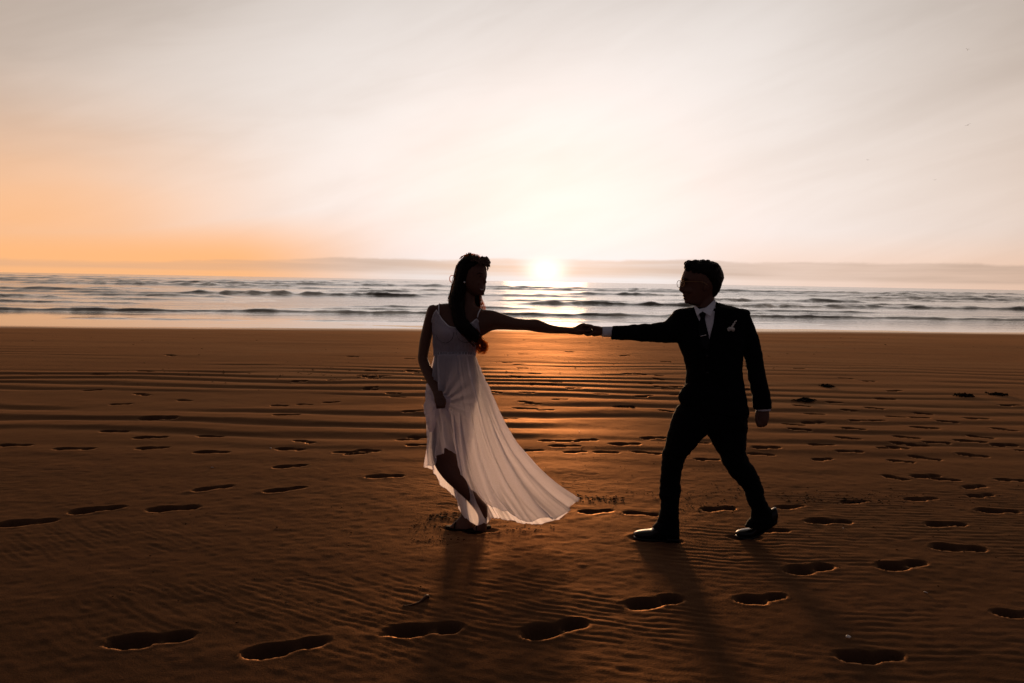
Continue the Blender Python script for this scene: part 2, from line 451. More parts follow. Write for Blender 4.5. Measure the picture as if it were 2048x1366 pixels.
def build_sea():
    ss = axis([(S0 - 7, S0 + 30, 0.12, 0.22), (S0 + 30, S0 + 140, 0.22, 0.8), (S0 + 140, S0 + 420, 0.8, 3.5), (S0 + 420, 2500, 6, 120), (2500, 9000, 250, 900)])
    nc = 470
    k = np.linspace(-1, 1, nc)
    k = np.sign(k) * (0.55 * np.abs(k) + 0.45 * np.abs(k) ** 2.2)
    S, K = np.meshgrid(ss, k, indexing='ij')
    Tt = K * (S * 1.05 + 14) + np.sign(K) * smooth(np.abs(K), 0.86, 1.0) ** 2 * (400 + S * 2.5)      # along the shore
    tdir = np.array([SHN[1], -SHN[0]])
    d = S - S0
    Z = np.full_like(S, SEA_Z); F = np.zeros_like(S)
    for (c, hgt, wf, fb, sd, gap) in CRESTS:
        L = 4 + c * 0.35
        n = fbm(Tt / L + sd * 7.3, np.zeros_like(Tt) + sd, 3, sd * 3)
        pos = c + (fbm(Tt / (L * 1.6) + sd * 3.1, np.zeros_like(Tt) + 1, 3, sd + 40) - 0.5) * (1.2 + c * 0.12)
        env = smooth(n, gap - 0.13, gap + 0.16)
        rag = (fbm(Tt * (1.6 / (1 + c * .02)), d * (0.9 / (1 + c * .02)), 4, sd + 80) - 0.5) * wf * 2.6
        q = d - pos + rag * 0.4
        front = smooth(q, -wf, 0.0); back = 1 - smooth(q, 0.0, wf * 3.2)
        prof = np.where(q < 0, front ** 1.3, back)
        Z += hgt * env * prof * (0.45 + 1.1 * fbm(Tt * 1.1 / (1 + c * .012), q * 0.8 / (1 + c * .012), 3, sd + 60))
        nf = fbm(Tt * 0.5 / (1 + c * .02), q * 0.8 / (1 + c * 0.015), 4, sd + 120)
        F = np.maximum(F, env * smooth(q, -0.15 * wf, 0.1 * wf) * (1 - smooth(q, wf * 0.4, wf * 0.4 + fb)) * smooth(nf, 0.32, 0.55))
        F = np.maximum(F, 0.9 * env * smooth(-q, wf * 0.75, wf * 0.95) * (1 - smooth(-q, wf * 0.95, wf + fb * 0.35)) * smooth(nf, 0.36, 0.6))
    surf = smooth(fbm(Tt / (7 + d.clip(0) * .10), S / (1.6 + d.clip(0) * .03), 4, 700), 0.44, 0.60) * smooth(d, 7, 13) * (1 - 0.55 * smooth(d, 60, 190))
    F = np.maximum(F, 0.8 * surf)
    chop = smooth(d, 3, 20)
    amp = 0.02 + 0.16 * smooth(d, 30, 260)
    lx = 6 + 26 * smooth(d, 20, 300); ly = 1.4 + 8.0 * smooth(d, 20, 300)
    Z += chop * amp * (fbm(Tt / lx, S / ly, 4, 200) - 0.5) * 1.0
    swl = chop * 0.012 * np.sin(2 * np.pi * S / 3.1 + 4 * fbm(Tt / 9, S / 6, 2, 210)) * (1 - smooth(d, 60, 140))
    Z += swl
    Z += 0.10 * F * (fbm(Tt * 2.2 / (1 + d.clip(0) * .02), S * 3.0 / (1 + d.clip(0) * .02), 3, 333) - 0.45) * (0.4 + smooth(d, 8, 60))
    X = tdir[0] * Tt + SHN[0] * S; Y = tdir[1] * Tt + SHN[1] * S
    # lacy edge of the thin swash
    edge = 1.1 * (fbm(Tt / 7.0, np.zeros_like(Tt), 4, 300) - 0.5)
    Z = np.where(d < 3, Z - 0.0 + np.clip(-(d - edge) , 0, 10) * -0.02, Z)
    me = mesh_np('sea', np.stack([X, Y, Z], -1).reshape(-1, 3), grid_quads(*S.shape))
    ca = me.attributes.new('foam', 'FLOAT', 'POINT')
    ca.data.foreach_set('value', F.astype(np.float32).ravel())
    m, T = material('sea_water')
    geo = T.n('ShaderNodeNewGeometry'); pos = geo.outputs['Position']
    at_ = T.n('ShaderNodeAttribute'); at_.attribute_name = 'foam'
    foam = at_.outputs['Fac']
    sp = T.n('ShaderNodeSeparateXYZ'); T.link(pos, sp.inputs[0])
    dist = T.m('SUBTRACT', sp.outputs[1], S0)
    st = T.v('MULTIPLY', pos, (0.35, 1.0, 1.0))
    n1 = T.noise(st, 1.2, 5, 0.65); n2 = T.noise(st, 5.0, 4, 0.65); n0 = T.noise(T.v('MULTIPLY', pos, (0.05, 0.16, 1)), 1.0, 4, 0.6)
    lace = T.mr(T.m('ADD', T.m('MULTIPLY', n1, 0.6), T.m('MULTIPLY', n2, 0.4)), 0.36, 0.56)
    bump = T.n('ShaderNodeBump')
    T.put(bump.inputs['Strength'], T.mr(dist, 2.0, 14.0, 0.04, 0.58))
    bump.inputs['Distance'].default_value = 0.14
    T.put(bump.inputs['Height'], T.m('ADD', T.m('MULTIPLY', n1, 0.7), T.m('ADD', T.m('MULTIPLY', n2, 0.16), n0)))
    w = principled(T, (.048, .034, .027), T.mr(dist, 2, 30, 0.05, 0.13), 0.5, IOR=1.33)
    T.link(bump.outputs[0], w.inputs['Normal'])
    f = principled(T, (.82, .80, .78), 0.55, 0.4)
    T.link(bump.outputs[0], f.inputs['Normal'])
    tr = T.n('ShaderNodeBsdfAnisotropic'); tr.inputs['Color'].default_value = (.97, .95, .93, 1); tr.inputs['Roughness'].default_value = 0.20
    T.link(bump.outputs[0], tr.inputs['Normal'])
    fm = T.n('ShaderNodeMixShader'); fm.inputs[0].default_value = 0.85
    T.link(f.outputs[0], fm.inputs[1]); T.link(tr.outputs[0], fm.inputs[2])
    mx = T.n('ShaderNodeMixShader')
    T.put(mx.inputs[0], T.m('MULTIPLY', T.m('MULTIPLY', foam, lace), 0.9))
    T.link(w.outputs[0], mx.inputs[1]); T.link(fm.outputs[0], mx.inputs[2])
    T.link(mx.outputs[0], T.outp.inputs[0])
    tag(obj('sea', me, m), 'sea with lines of low breaking waves and white foam', kind='structure')
build_sea()
# ------------------------------------------------------------------ figure modelling helpers
from mathutils.bvhtree import BVHTree

def catmull(P, m):
    """P: (k, d) control rows -> smooth rows, m steps per span"""
    P = np.asarray(P, float)
    if m <= 1 or len(P) < 3:
        return P
    E = np.vstack([2 * P[0] - P[1], P, 2 * P[-1] - P[-2]])
    out = []
    for i in range(1, len(E) - 2):
        p0, p1, p2, p3 = E[i - 1], E[i], E[i + 1], E[i + 2]
        for k in range(m):
            t = k / m
            out.append(0.5 * ((2 * p1) + (-p0 + p2) * t + (2 * p0 - 5 * p1 + 4 * p2 - p3) * t * t + (-p0 + 3 * p1 - 3 * p2 + p3) * t ** 3))
    out.append(P[-1])
    return np.array(out)

class Soup:
    """collects closed shells"""
    def __init__(self, Y0):
        self.Y0 = Y0; self.v = []; self.f = []; self.n = 0
    def add(self, V, F):
        self.v.append(np.asarray(V, float)); self.f += [tuple(int(i) + self.n for i in q) for q in F]; self.n += len(V)
    def rings(self, Rg):
        k, n = len(Rg), len(Rg[0])
        V = np.vstack([np.vstack(Rg), [np.mean(Rg[0], 0)], [np.mean(Rg[-1], 0)]])
        F = [tuple(q) for q in grid_quads(k, n, True)]
        a, b = k * n, k * n + 1
        for j in range(n):
            F.append((a, (j + 1) % n, j)); F.append((b, (k - 1) * n + j, (k - 1) * n + (j + 1) % n))
        self.add(V, F)
    def loft(self, secs, n=22, m=4, power=2.0, shrink=1.0, grow=0.0):
        """secs: (Lx, Ly, Rx, Ry, depth, thickness[, skew]) - left and right edge of each cross-section as the photograph shows it"""
        S = catmull([list(s) + [0] * (7 - len(s)) for s in secs], m)
        ph = np.linspace(0, 2 * np.pi, n, endpoint=False)
        c = np.sign(np.cos(ph)) * np.abs(np.cos(ph)) ** (2 / power); s_ = np.sign(np.sin(ph)) * np.abs(np.sin(ph)) ** (2 / power)
        Rg = []
        for lx, ly, rx, ry, w, th, sk in S:
            L = at(lx, ly, self.Y0 + w - sk / 2); Q = at(rx, ry, self.Y0 + w + sk / 2)
            ce = (L + Q) / 2; a = (Q - L) / 2
            la = np.linalg.norm(a)
            a = a * (shrink + grow / max(la, 1e-6))
            b = np.array([0, th / 2 * shrink + grow, 0])
            if sk:
                ah = a / np.linalg.norm(a); b = b - ah * np.dot(b, ah)
            Rg.append(ce + np.outer(c, a) + np.outer(s_, b))
        self.rings(Rg)
    def tube(self, pts, radii, n=10, m=4, img=True):
        P = np.array([at(p[0], p[1], self.Y0 + p[2]) for p in pts]) if img else np.array(pts, float)
        rr = np.broadcast_to(np.asarray(radii, float), (len(P),))
        S = catmull(np.hstack([P, rr[:, None]]), m)
        P = S[:, :3]; rr = np.maximum(S[:, 3], 1e-4)
        T_ = np.gradient(P, axis=0); T_ /= np.linalg.norm(T_, axis=1)[:, None] + 1e-12
        up = np.array([0.3, 0.9, 0.2]); Rg = []
        ph = np.linspace(0, 2 * np.pi, n, endpoint=False)
        for p, t, r in zip(P, T_, rr):
            a = np.cross(t, up); a /= np.linalg.norm(a) + 1e-9; b = np.cross(t, a); up_ = b
            Rg.append(p + r * (np.outer(np.cos(ph), a) + np.outer(np.sin(ph), b)))
        # rounded ends
        def capr(p, t, r, ring):
            ce = ring.mean(0)
            return ce + t * r * 0.7 + (ring - ce) * 0.62
        Rg = [capr(P[0], -T_[0], rr[0], Rg[0])] + Rg + [capr(P[-1], T_[-1], rr[-1], Rg[-1])]
        self.rings(Rg)
    def ball(self, px, py, w, rx, ry, rz, n=12, img=True, rot=None):
        c = at(px, py, self.Y0 + w) if img else np.array([px, py, w])
        Rg = []
        ph = np.linspace(0, 2 * np.pi, n, endpoint=False)
        for t in np.linspace(0.12, np.pi - 0.12, max(6, n // 2)):
            q = np.stack([rx * np.sin(t) * np.cos(ph), ry * np.sin(t) * np.sin(ph), np.full(n, rz * np.cos(t))], -1)
            if rot is not None: q = q @ rot.T
            Rg.append(c + q)
        self.rings(Rg)
    def mesh(self, name, voxel=None, smooth_it=0, smooth_f=0.5):
        me = bpy.data.meshes.new(name)
        me.from_pydata(np.vstack(self.v).tolist(), [], self.f)
        me.update()
        if voxel:
            bm = bmesh.new(); bm.from_mesh(me); bmesh.ops.recalc_face_normals(bm, faces=bm.faces); bm.to_mesh(me); bm.free()
            o = bpy.data.objects.new('tmp', me); COL.objects.link(o)
            md = o.modifiers.new('r', 'REMESH'); md.mode = 'VOXEL'; md.voxel_size = voxel; md.use_smooth_shade = True
            if smooth_it:
                s = o.modifiers.new('s', 'SMOOTH'); s.factor = smooth_f; s.iterations = smooth_it
            dg = bpy.context.evaluated_depsgraph_get(); dg.update()
            m2 = bpy.data.meshes.new_from_object(o.evaluated_get(dg))
            bpy.data.objects.remove(o); bpy.data.meshes.remove(me)
            m2.name = name; me = m2
        else:
            bm = bmesh.new(); bm.from_mesh(me); bmesh.ops.recalc_face_normals(bm, faces=bm.faces); bm.to_mesh(me); bm.free()
        me.polygons.foreach_set('use_smooth', np.ones(len(me.polygons), dtype=bool))
        me.update()
        return me

def wrinkle(me, amp, sx, sy, sz, seed=0, fn=None):
    n = len(me.vertices)
    co = np.empty(n * 3, np.float32); me.vertices.foreach_get('co', co); co = co.reshape(-1, 3).astype(float)
    no = np.empty(n * 3, np.float32); me.vertices.foreach_get('normal', no); no = no.reshape(-1, 3)
    d = (fbm(co[:, 0] * sx + co[:, 1] * sy * 0.7, co[:, 2] * sz + co[:, 1] * sy * 0.5, 3, seed) - 0.5) * 2
    a = amp if fn is None else amp * fn(co)
    co = co + no * (d * a)[:, None]
    me.vertices.foreach_set('co', co.astype(np.float32).ravel()); me.update()

def bvh_of(*meshes):
    V = []; F = []; n = 0
    for me in meshes:
        V += [v.co.copy() for v in me.vertices]; F += [tuple(i + n for i in p.vertices) for p in me.polygons]; n = len(V)
    return BVHTree.FromPolygons(V, F)

def onto(bvh, px, py, lift, Ydef):
    o = Vector((0, 0, CAM_H)); d = Vector(ray(px, py)).normalized()
    hit = bvh.ray_cast(o, d)
    if hit[0] is None:
        p = Vector(at(px, py, Ydef))
    else:
        p = hit[0]
    return p - d * lift

def panel(name, outline, bvh, lift, thick, Ydef, sub=2, bulge=0.0, smooth_it=3):
    """thin cloth piece lying on a surface, outlined as the photograph shows it"""
    bm = bmesh.new()
    vs_ = []
    k = len(outline)
    for i in range(k):
        a = np.array(outline[i], float); b = np.array(outline[(i + 1) % k], float)
        st = max(1, int(np.hypot(*(b - a)) / 4))
        for j in range(st):
            p = a + (b - a) * j / st
            vs_.append(bm.verts.new((p[0], p[1], 0)))
    f = bm.faces.new(vs_)
    bmesh.ops.triangulate(bm, faces=[f])
    bmesh.ops.subdivide_edges(bm, edges=[e for e in bm.edges if e.calc_length() > 6], cuts=sub, use_grid_fill=True)
    bmesh.ops.triangulate(bm, faces=bm.faces)
    bm.verts.ensure_lookup_table()
    P = [onto(bvh, v.co.x, v.co.y, lift, Ydef) for v in bm.verts]
    for v, p in zip(bm.verts, P): v.co = p
    for _ in range(smooth_it):      # relax depth only
        new = {}
        for v in bm.verts:
            nb = [e.other_vert(v).co.y for e in v.link_edges]
            new[v] = 0.5 * v.co.y + 0.5 * min(sum(nb) / len(nb), v.co.y + 0.004)
        for v, yv in new.items():
            s = (yv) / v.co.y
            v.co = Vector((v.co.x * s, yv, CAM_H + (v.co.z - CAM_H) * s))
    fr = list(bm.faces)
    ext = bmesh.ops.extrude_face_region(bm, geom=fr)
    for g in ext['geom']:
        if isinstance(g, bmesh.types.BMVert):
            d = (g.co - Vector((0, 0, CAM_H))).normalized()
            g.co += d * thick
    bmesh.ops.recalc_face_normals(bm, faces=bm.faces)
    me = bpy.data.meshes.new(name); bm.to_mesh(me); bm.free()
    for p in me.polygons: p.use_smooth = False
    return me

def simple_mat(name, color, rough=0.6, spec=0.4, bump=None, **kw):
    m, T = material(name)
    geo = T.n('ShaderNodeNewGeometry')
    n = T.noise(geo.outputs['Position'], kw.pop('nscale', 60.0), 3)
    v = kw.pop('var', 0.25)
    col = T.mix(T.mr(n, 0.3, 0.7, 0, 1), tuple(c * (1 - v) for c in color), tuple(min(1, c * (1 + v)) for c in color))
    p = principled(T, col, rough, spec, **kw)
    if bump:
        b = T.n('ShaderNodeBump'); b.inputs['Strength'].default_value = bump[0]; b.inputs['Distance'].default_value = bump[2]
        T.put(b.inputs['Height'], T.noise(geo.outputs['Position'], bump[1], 3, 0.6)); T.link(b.outputs[0], p.inputs['Normal'])
    T.link(p.outputs[0], T.outp.inputs[0])
    return m

MAT = {}
MAT['skin'] = simple_mat('skin', (.115, .050, .031), 0.5, 0.25, (0.10, 400, 0.001), var=0.06)
MAT['skin'].node_tree.nodes['Principled BSDF'].inputs['Subsurface Weight'].default_value = 0.10
MAT['skin'].node_tree.nodes['Principled BSDF'].inputs['Subsurface Radius'].default_value = (0.012, 0.004, 0.002)
MAT['suit'] = simple_mat('suit_wool', (.004, .004, .005), 0.9, 0.06, (0.3, 900, 0.001))
MAT['tie'] = simple_mat('tie_silk', (.004, .0045, .006), 0.55, 0.12)
MAT['shirt'] = simple_mat('shirt_cotton', (.74, .73, .77), 0.8, 0.2, (0.2, 300, 0.001), var=0.05)
MAT['leather'] = simple_mat('black_leather', (.005, .004, .0035), 0.28, 0.3, (0.1, 200, 0.001))
MAT['hair'] = simple_mat('dark_hair', (.006, .0038, .0025), 0.55, 0.12, (0.5, 250, 0.002))
MAT['metal'] = simple_mat('silver_metal', (.75, .74, .73), 0.25, 0.5, Metallic=1.0)
MAT['frame'] = simple_mat('gold_wire', (.35, .20, .09), 0.3, 0.5, Metallic=0.9)
MAT['petal'] = simple_mat('cream_petal', (.62, .58, .52), 0.7, 0.3)
MAT['crown_petal'] = simple_mat('dusky_petal', (.085, .045, .030), 0.7, 0.3)
MAT['leaf'] = simple_mat('dark_leaf', (.028, .034, .014), 0.6, 0.3)
MAT['lip'] = simple_mat('lips', (.16, .05, .04), 0.4, 0.4)
MAT['tooth'] = simple_mat('teeth', (.65, .62, .56), 0.4, 0.4, var=0.05)
MAT['eye'] = simple_mat('eyes', (.02, .014, .01), 0.15, 0.5)

def strand_mat():
    m, T = material('hair_strand')
    p = principled(T, (.020, .010, .006), 0.4, 0.4)
    tr = T.n('ShaderNodeBsdfTranslucent'); tr.inputs[0].default_value = (.85, .42, .13, 1)
    mx = T.n('ShaderNodeMixShader'); mx.inputs[0].default_value = 0.75
    T.link(p.outputs[0], mx.inputs[1]); T.link(tr.outputs[0], mx.inputs[2]); T.link(mx.outputs[0], T.outp.inputs[0])
    return m
MAT['strand'] = strand_mat()
def glass_mat():
    m, T = material('clear_lens')
    g = T.n('ShaderNodeBsdfGlossy'); g.inputs['Roughness'].default_value = 0.02
    t = T.n('ShaderNodeBsdfTransparent')
    f = T.n('ShaderNodeFresnel'); f.inputs[0].default_value = 1.12
    mx = T.n('ShaderNodeMixShader'); T.link(f.outputs[0], mx.inputs[0]); T.link(t.outputs[0], mx.inputs[1]); T.link(g.outputs[0], mx.inputs[2])
    T.link(mx.outputs[0], T.outp.inputs[0])
    return m
MAT['lens'] = glass_mat()
def dress_mat(name, transp, bumpy, lace=0.0):
    m, T = material(name)
    geo = T.n('ShaderNodeNewGeometry'); pos = geo.outputs['Position']
    n = T.noise(pos, 260.0, 2, 0.6)
    b = T.n('ShaderNodeBump'); b.inputs['Strength'].default_value = bumpy; b.inputs['Distance'].default_value = 0.004
    T.put(b.inputs['Height'], T.m('ADD', n, T.m('MULTIPLY', T.noise(pos, 70.0, 3), 0.8)))
    d = T.n('ShaderNodeBsdfDiffuse'); d.inputs[0].default_value = (.74, .71, .77, 1)
    if lace:
        T.put(d.inputs[0], T.mix(T.m('MULTIPLY', T.mr(T.noise(pos, 105.0, 4, 0.7, 1.5), 0.44, 0.58), lace), (.86, .83, .88), (.60, .55, .59)))
    T.link(b.outputs[0], d.inputs['Normal'])
    t = T.n('ShaderNodeBsdfTranslucent'); t.inputs[0].default_value = (.93, .88, .94, 1)
    x = T.n('ShaderNodeBsdfTransparent'); x.inputs[0].default_value = (1, 1, 1, 1)
    m1 = T.n('ShaderNodeMixShader'); m1.inputs[0].default_value = 0.68
    T.link(d.outputs[0], m1.inputs[1]); T.link(t.outputs[0], m1.inputs[2])
    m2 = T.n('ShaderNodeMixShader')
    T.put(m2.inputs[0], T.mr(n, 0.35, 0.65, transp * 0.7, transp * 1.3))
    T.link(m1.outputs[0], m2.inputs[1]); T.link(x.outputs[0], m2.inputs[2])
    T.link(m2.outputs[0], T.outp.inputs[0])
    return m
MAT['chiffon'] = dress_mat('white_chiffon', 0.15, 0.25)
MAT['lace'] = dress_mat('white_lace', 0.0, 1.0, 1.0)
MAT['seam_shade'] = simple_mat('seam_shade_grey', (.30, .275, .30), 0.5, 0.3, (0.4, 150, 0.003))  # seam tone; on the waistband it paints in the shade under the bust
MAT['trim'] = simple_mat('white_trim', (.80, .78, .80), 0.8, 0.2, var=0.05)

def finger(S, pts, r=0.0085):
    k = len(pts)
    S.tube(pts, [r * (1.05 - 0.22 * i / (k - 1)) for i in range(k)], n=8, m=3)

def shoe_mesh(name, toe, heel, up_heel=0.0, length=None, w=0.048):
    """dress shoe between two ground points; up_heel lifts the heel as the foot rolls off the ball"""
    toe = np.array(toe, float); heel = np.array(heel, float)
    d = toe - heel; d[2] = 0; L = np.linalg.norm(d); d /= L
    side = np.array([-d[1], d[0], 0])
    if length: L = length; heel = toe - d * L
    prof = [(-0.01, .012, .055, .55), (0.03, .0, .092, .78), (.12, 0, .102, .80), (.25, .0, .106, .82), (.38, .004, .102, .86), (.50, .004, .084, .92),
            (.57, .002, .068, .97),
            (.62, 0, .056, 1.0), (.74, 0, .049, 1.0), (.85, 0, .043, .88), (.94, .003, .036, .62), (1.0, .010, .026, .25)]
    S = Soup(0)
    Rg = []
    P = catmull([list(p) for p in prof], 3)
    ph = np.linspace(0, 2 * np.pi, 20, endpoint=False)
    for s, z0, z1, ww in P:
        lift = 0.0
        sh = 0.0
        if up_heel:
            t = max(0.0, (0.68 - s) / 0.68)
            lift = up_heel * t ** 1.25
            sh = 0.10 * up_heel * t
        zc = (z0 + z1) / 2; hz = (z1 - z0) / 2
        c = heel + d * (s * L + sh * 2) + np.array([0, 0, zc + lift])
        q = c + np.outer(np.cos(ph) * ww * w, side) + np.outer(np.sign(np.sin(ph)) * np.abs(np.sin(ph)) ** 0.7 * hz, [0, 0, 1.0])
        Rg.append(q)
    S.rings(Rg)
    # sole with block heel
    for (a, b, zz, th, wf) in ((.0, .26, 0.0, .022, .82), (.24, .99, .0, .009, 1.04)):
        Rg = []
        for s in np.linspace(a, b, 10):
            i = np.argmin(np.abs(P[:, 0] - s)); ww = P[i, 3] * w * wf
            t = max(0.0, (0.68 - s) / 0.68); lift = up_heel * t ** 1.25; sh = 0.1 * up_heel * t
            c = heel + d * (s * L + sh * 2) + np.array([0, 0, lift - 0.004])
            Rg.append(np.array([c + side * ww, c + side * ww + [0, 0, th], c - side * ww + [0, 0, th], c - side * ww]))
        S.rings(Rg)
    return S.mesh(name)
# ------------------------------------------------------------------ man in the dark suit
YM = 4.74
def build_man():
    torso = [(1388,613,1431,604,.045,.05),(1364,617,1474,615,0,.155),(1351,623,1496,624,0,.185),(1352,645,1496,648,0,.225),(1354,684,1492,680,0,.245),
             (1365,706,1486.5,704,0,.245),(1371.5,731,1484,730,0,.235),(1372.8,748,1485,748,0,.235),(1370,770,1487.5,770,0,.245),(1360,785,1490,788,-.01,.26),
             (1357.4,797,1492.5,805,-.01,.265),(1360,807,1496,822,-.01,.26),(1362,810,1494,835,-.01,.25)]
    armR = [(1372,622,1372,684,0,.15),(1352,624,1356,686,.0,.145),(1338,636,1340,686,.005,.135),(1330.7,641.5,1330,686,.01,.128),(1310,645.6,1310,685,.02,.12),(1296,647.5,1292,684,.025,.115),
            (1263,649.7,1263,681.5,.04,.105),(1224,651.4,1222,679,.05,.095)]
    armL = [(1462,618,1490,619,0,.13),(1468,640,1503,637,0,.135),(1476,660,1510,658,0,.13),(1484,682,1517.5,681,0,.125),(1488,710,1523,709,.0,.118),(1492,731,1527.5,730,-.005,.112),
            (1496.8,754,1532,752,-.01,.108),(1503,780,1538,780,-.015,.104),(1507,817.6,1543,815.8,-.02,.10)]
    legF = [(1366,800,1430,808,-.02,.17),(1352,822,1431,830,-.02,.205),(1344,838,1428,848,-.02,.215),(1340,850,1419,862,-.02,.205),(1333,878,1402,880,-.025,.185),(1328,896,1389,896,-.03,.17),
            (1324.4,913,1374.5,913,-.03,.155),(1322.5,930,1366.5,930,-.03,.145),(1321.7,948.5,1363,948.5,-.03,.135),(1320,970,1361.5,970,-.03,.13),(1319,988,1361,988,-.03,.13),
            (1321,1005,1358.5,1005,-.03,.13),(1320,1026,1357.5,1026,-.035,.135),(1316,1040,1357.8,1046,-.035,.14),(1310,1050,1358,1060,-.03,.15),(1305,1055,1358.5,1072,-.025,.15)]
    legB = [(1415,815,1493,822,.03,.22),(1413,840,1494,845,.035,.215),(1413,864,1493.5,862,.04,.205),(1425,886,1493,884,.05,.185),(1440,913,1492,906,.055,.165),(1450,934,1500,924,.06,.15),
            (1456,944,1510,939,.06,.145),(1473.8,965,1520,961,.06,.135),(1488,983,1527,986,.06,.13),(1497,1005,1535,1007,.06,.128),(1502,1022,1543,1020,.06,.13),(1500,1036,1546,1034,.06,.135),(1494,1047,1547,1044,.06,.135),(1490,1053,1545,1050,.06,.13)]
    head = [(1388,526,1428,525,0,.07,.05),(1375,532,1437,531,0,.12,.05),(1369.5,541,1441,540,0,.148,.05),(1366,550,1441,549,0,.157,.05),(1363.2,559,1440,558,0,.157,.05),(1366,567,1438,567,0,.152,.05),
            (1367,576,1435,575,0,.146,.05),(1366.5,584,1432,583,0,.138,.05),(1367.5,591,1428,590,0,.128,.05),(1369,598,1421,597,0,.115,.045),(1371,603,1413,603,-.005,.098,.04),(1376,607,1406,608,-.01,.075,.03),(1384,610.5,1400,611,-.01,.05,.02)]
    neck = [(1392,585,1430,575,.01,.105),(1390,600,1429,592,.01,.112),(1391,613,1429,604,.01,.12),(1386,622,1436,616,.01,.135),(1380,634,1446,630,.01,.15)]
    B = Soup(YM)
    B.loft(head, 26, 3); B.loft(neck, 20, 3)
    # face: nose, brow, lips, chin, ears
    B.loft([(1362.5,557,1374,557,-.025,.016),(1361.8,563,1376,563,-.026,.020),(1360,570,1376,570,-.027,.025),(1358.2,576,1375,576,-.028,.032),(1357.6,580,1374,580,-.028,.037),(1361.5,584,1373,585,-.027,.032),(1366,587,1372,587,-.026,.02)], 12, 3)
    B.ball(1367, 558.5, -.055, .016, .024, .006); B.ball(1366, 558.5, .0, .014, .024, .006)
    B.ball(1368.8, 590.5, -.028, .010, .021, .0065); B.ball(1369.6, 596.8, -.028, .010, .019, .0065); B.ball(1373.5, 603.5, -.025, .014, .022, .012)
    B.ball(1378, 581, -.055, .026, .016, .018)
    B.ball(1413, 572, -.082, .016, .010, .030); B.ball(1415, 566, -.086, .013, .008, .014); B.ball(1411, 580, -.080, .009, .007, .010)
    sh = 0.84
    B.loft(torso[2:], 20, 3, shrink=sh)
    for s in (armR, armL, legF[:-3], legB[:-3]): B.loft(s, 14, 3, shrink=0.70)
    # hand held out to the left: palm, four fingers under hers, thumb over
    B.loft([(1232,655,1231,675,.05,.052),(1212,654.5,1211,672.5,.05,.046),(1203,653.5,1203,671.5,.05,.044),(1196,651.5,1197,672,.048,.05),(1189,652.5,1190,673,.047,.058),(1184,655,1185,673,.046,.058)], 16, 3)
    for k, w in enumerate((.016, .036, .056, .075)):
        o = (0.4, -0.6, -0.2, 0.8)[k]
        finger(B, [(1188,663.5 + o,w),(1179,668.8 + o,w),(1171,668 + o,w + .002),(1166 + k * .5,661.5,w + .002)], .0100 if k < 3 else .0088)
    finger(B, [(1199,657,.026),(1190,654,.014),(1183,655,.010),(1177,658,.012)], .0098)
    # hand hanging at the other side, half closed
    B.loft([(1512,800,1537,799,-.02,.052),(1512,814,1537.5,814,-.02,.044),(1511.8,822,1538.5,822,-.022,.042),(1512.5,832,1539,832,-.025,.044),(1515,841,1537.5,841,-.028,.044),(1518,845,1535,845,-.03,.038)], 16, 3)
    for k, x in enumerate((1518, 1523.5, 1529, 1534)):
        dy = (1.0, 1.6, 0.6, -2.0)[k]
        finger(B, [(x,839,-.032),(x - .5,847 + dy,-.040),(x - 1.5,851.5 + dy,-.030),(x - 3.0,849 + dy,-.012)], .0090 if k < 3 else .0078)
    finger(B, [(1514,824,-.035),(1512.6,834,-.046),(1513.5,843,-.048),(1516,851,-.044)], .0098)
    body = B.mesh('person_body', 0.0048, 2)
    man = obj('person', body, MAT['skin'])
    tag(man, 'man in dark suit and glasses striding towards the woman, holding her hand', 'person')

    # jacket
    J = Soup(YM)
    J.loft(torso, 30, 4, power=2.25)
    J.loft(armR, 20, 4, power=2.2); J.loft(armL, 20, 4, power=2.2)
    J.ball(1354, 628, 0, .022, .06, .022); J.ball(1491, 627, 0, .024, .06, .022)
    J.loft([(1386,620,1434,612,.03,.13),(1387.5,612.5,1432,601.5,.03,.125)], 18, 2)
    # front flap swinging open
    J.loft([(1373,766,1412,768,-.035,.12),(1361,784,1412,788,-.05,.13),(1357.2,797,1412,802,-.055,.13),(1361.5,808,1412,815,-.055,.12)], 18, 3)
    jm = J.mesh('jacket', 0.005, 3)
    wrinkle(jm, 0.0060, 16, 14, 20, 3); wrinkle(jm, 0.0030, 50, 30, 18, 6)
    jacket = obj('jacket', jm, MAT['suit'], man)
    jb = bvh_of(jm)
    # trousers
    Tz = Soup(YM)
    Tz.loft([(1366,790,1486,795,0,.22),(1362,806,1490,815,0,.235),(1353,820,1492,834,0,.245),(1346,834,1493,846,0,.24),(1342,846,1493,856,0,.22),(1352,858,1490,862,.01,.17)], 26, 3)
    Tz.loft(legF, 20, 4); Tz.loft(legB, 20, 4)
    tm = Tz.mesh('trousers', 0.005, 3)
    wrinkle(tm, 0.0070, 14, 12, 24, 8); wrinkle(tm, 0.003, 30, 20, 50, 9)
    obj('trousers', tm, MAT['suit'], man)
    # shoes
    toeF, heelF = gnd(1267, 1073.5), gnd(1358, 1081)
    obj('shoe', shoe_mesh('shoe', toeF, heelF), MAT['leather'], man)
    toeB = gnd(1471, 1072); heelB = toeB + np.array([.262, -.03, 0])
    obj('shoe', shoe_mesh('shoe', toeB, heelB, up_heel=0.105), MAT['leather'], man)
    # shirt front, collar, tie, cuffs
    both = bvh_of(jm, body)
    sf = panel('shirt', [(1391,620),(1398,624),(1405,625),(1414,621),(1430,606),(1431,620),(1427.5,645),(1419,688),(1412,676),(1403,650),(1394,632)], jb, .004, .003, YM - .12)
    shirt = obj('shirt', sf, MAT['shirt'], man)
    col = Soup(YM)
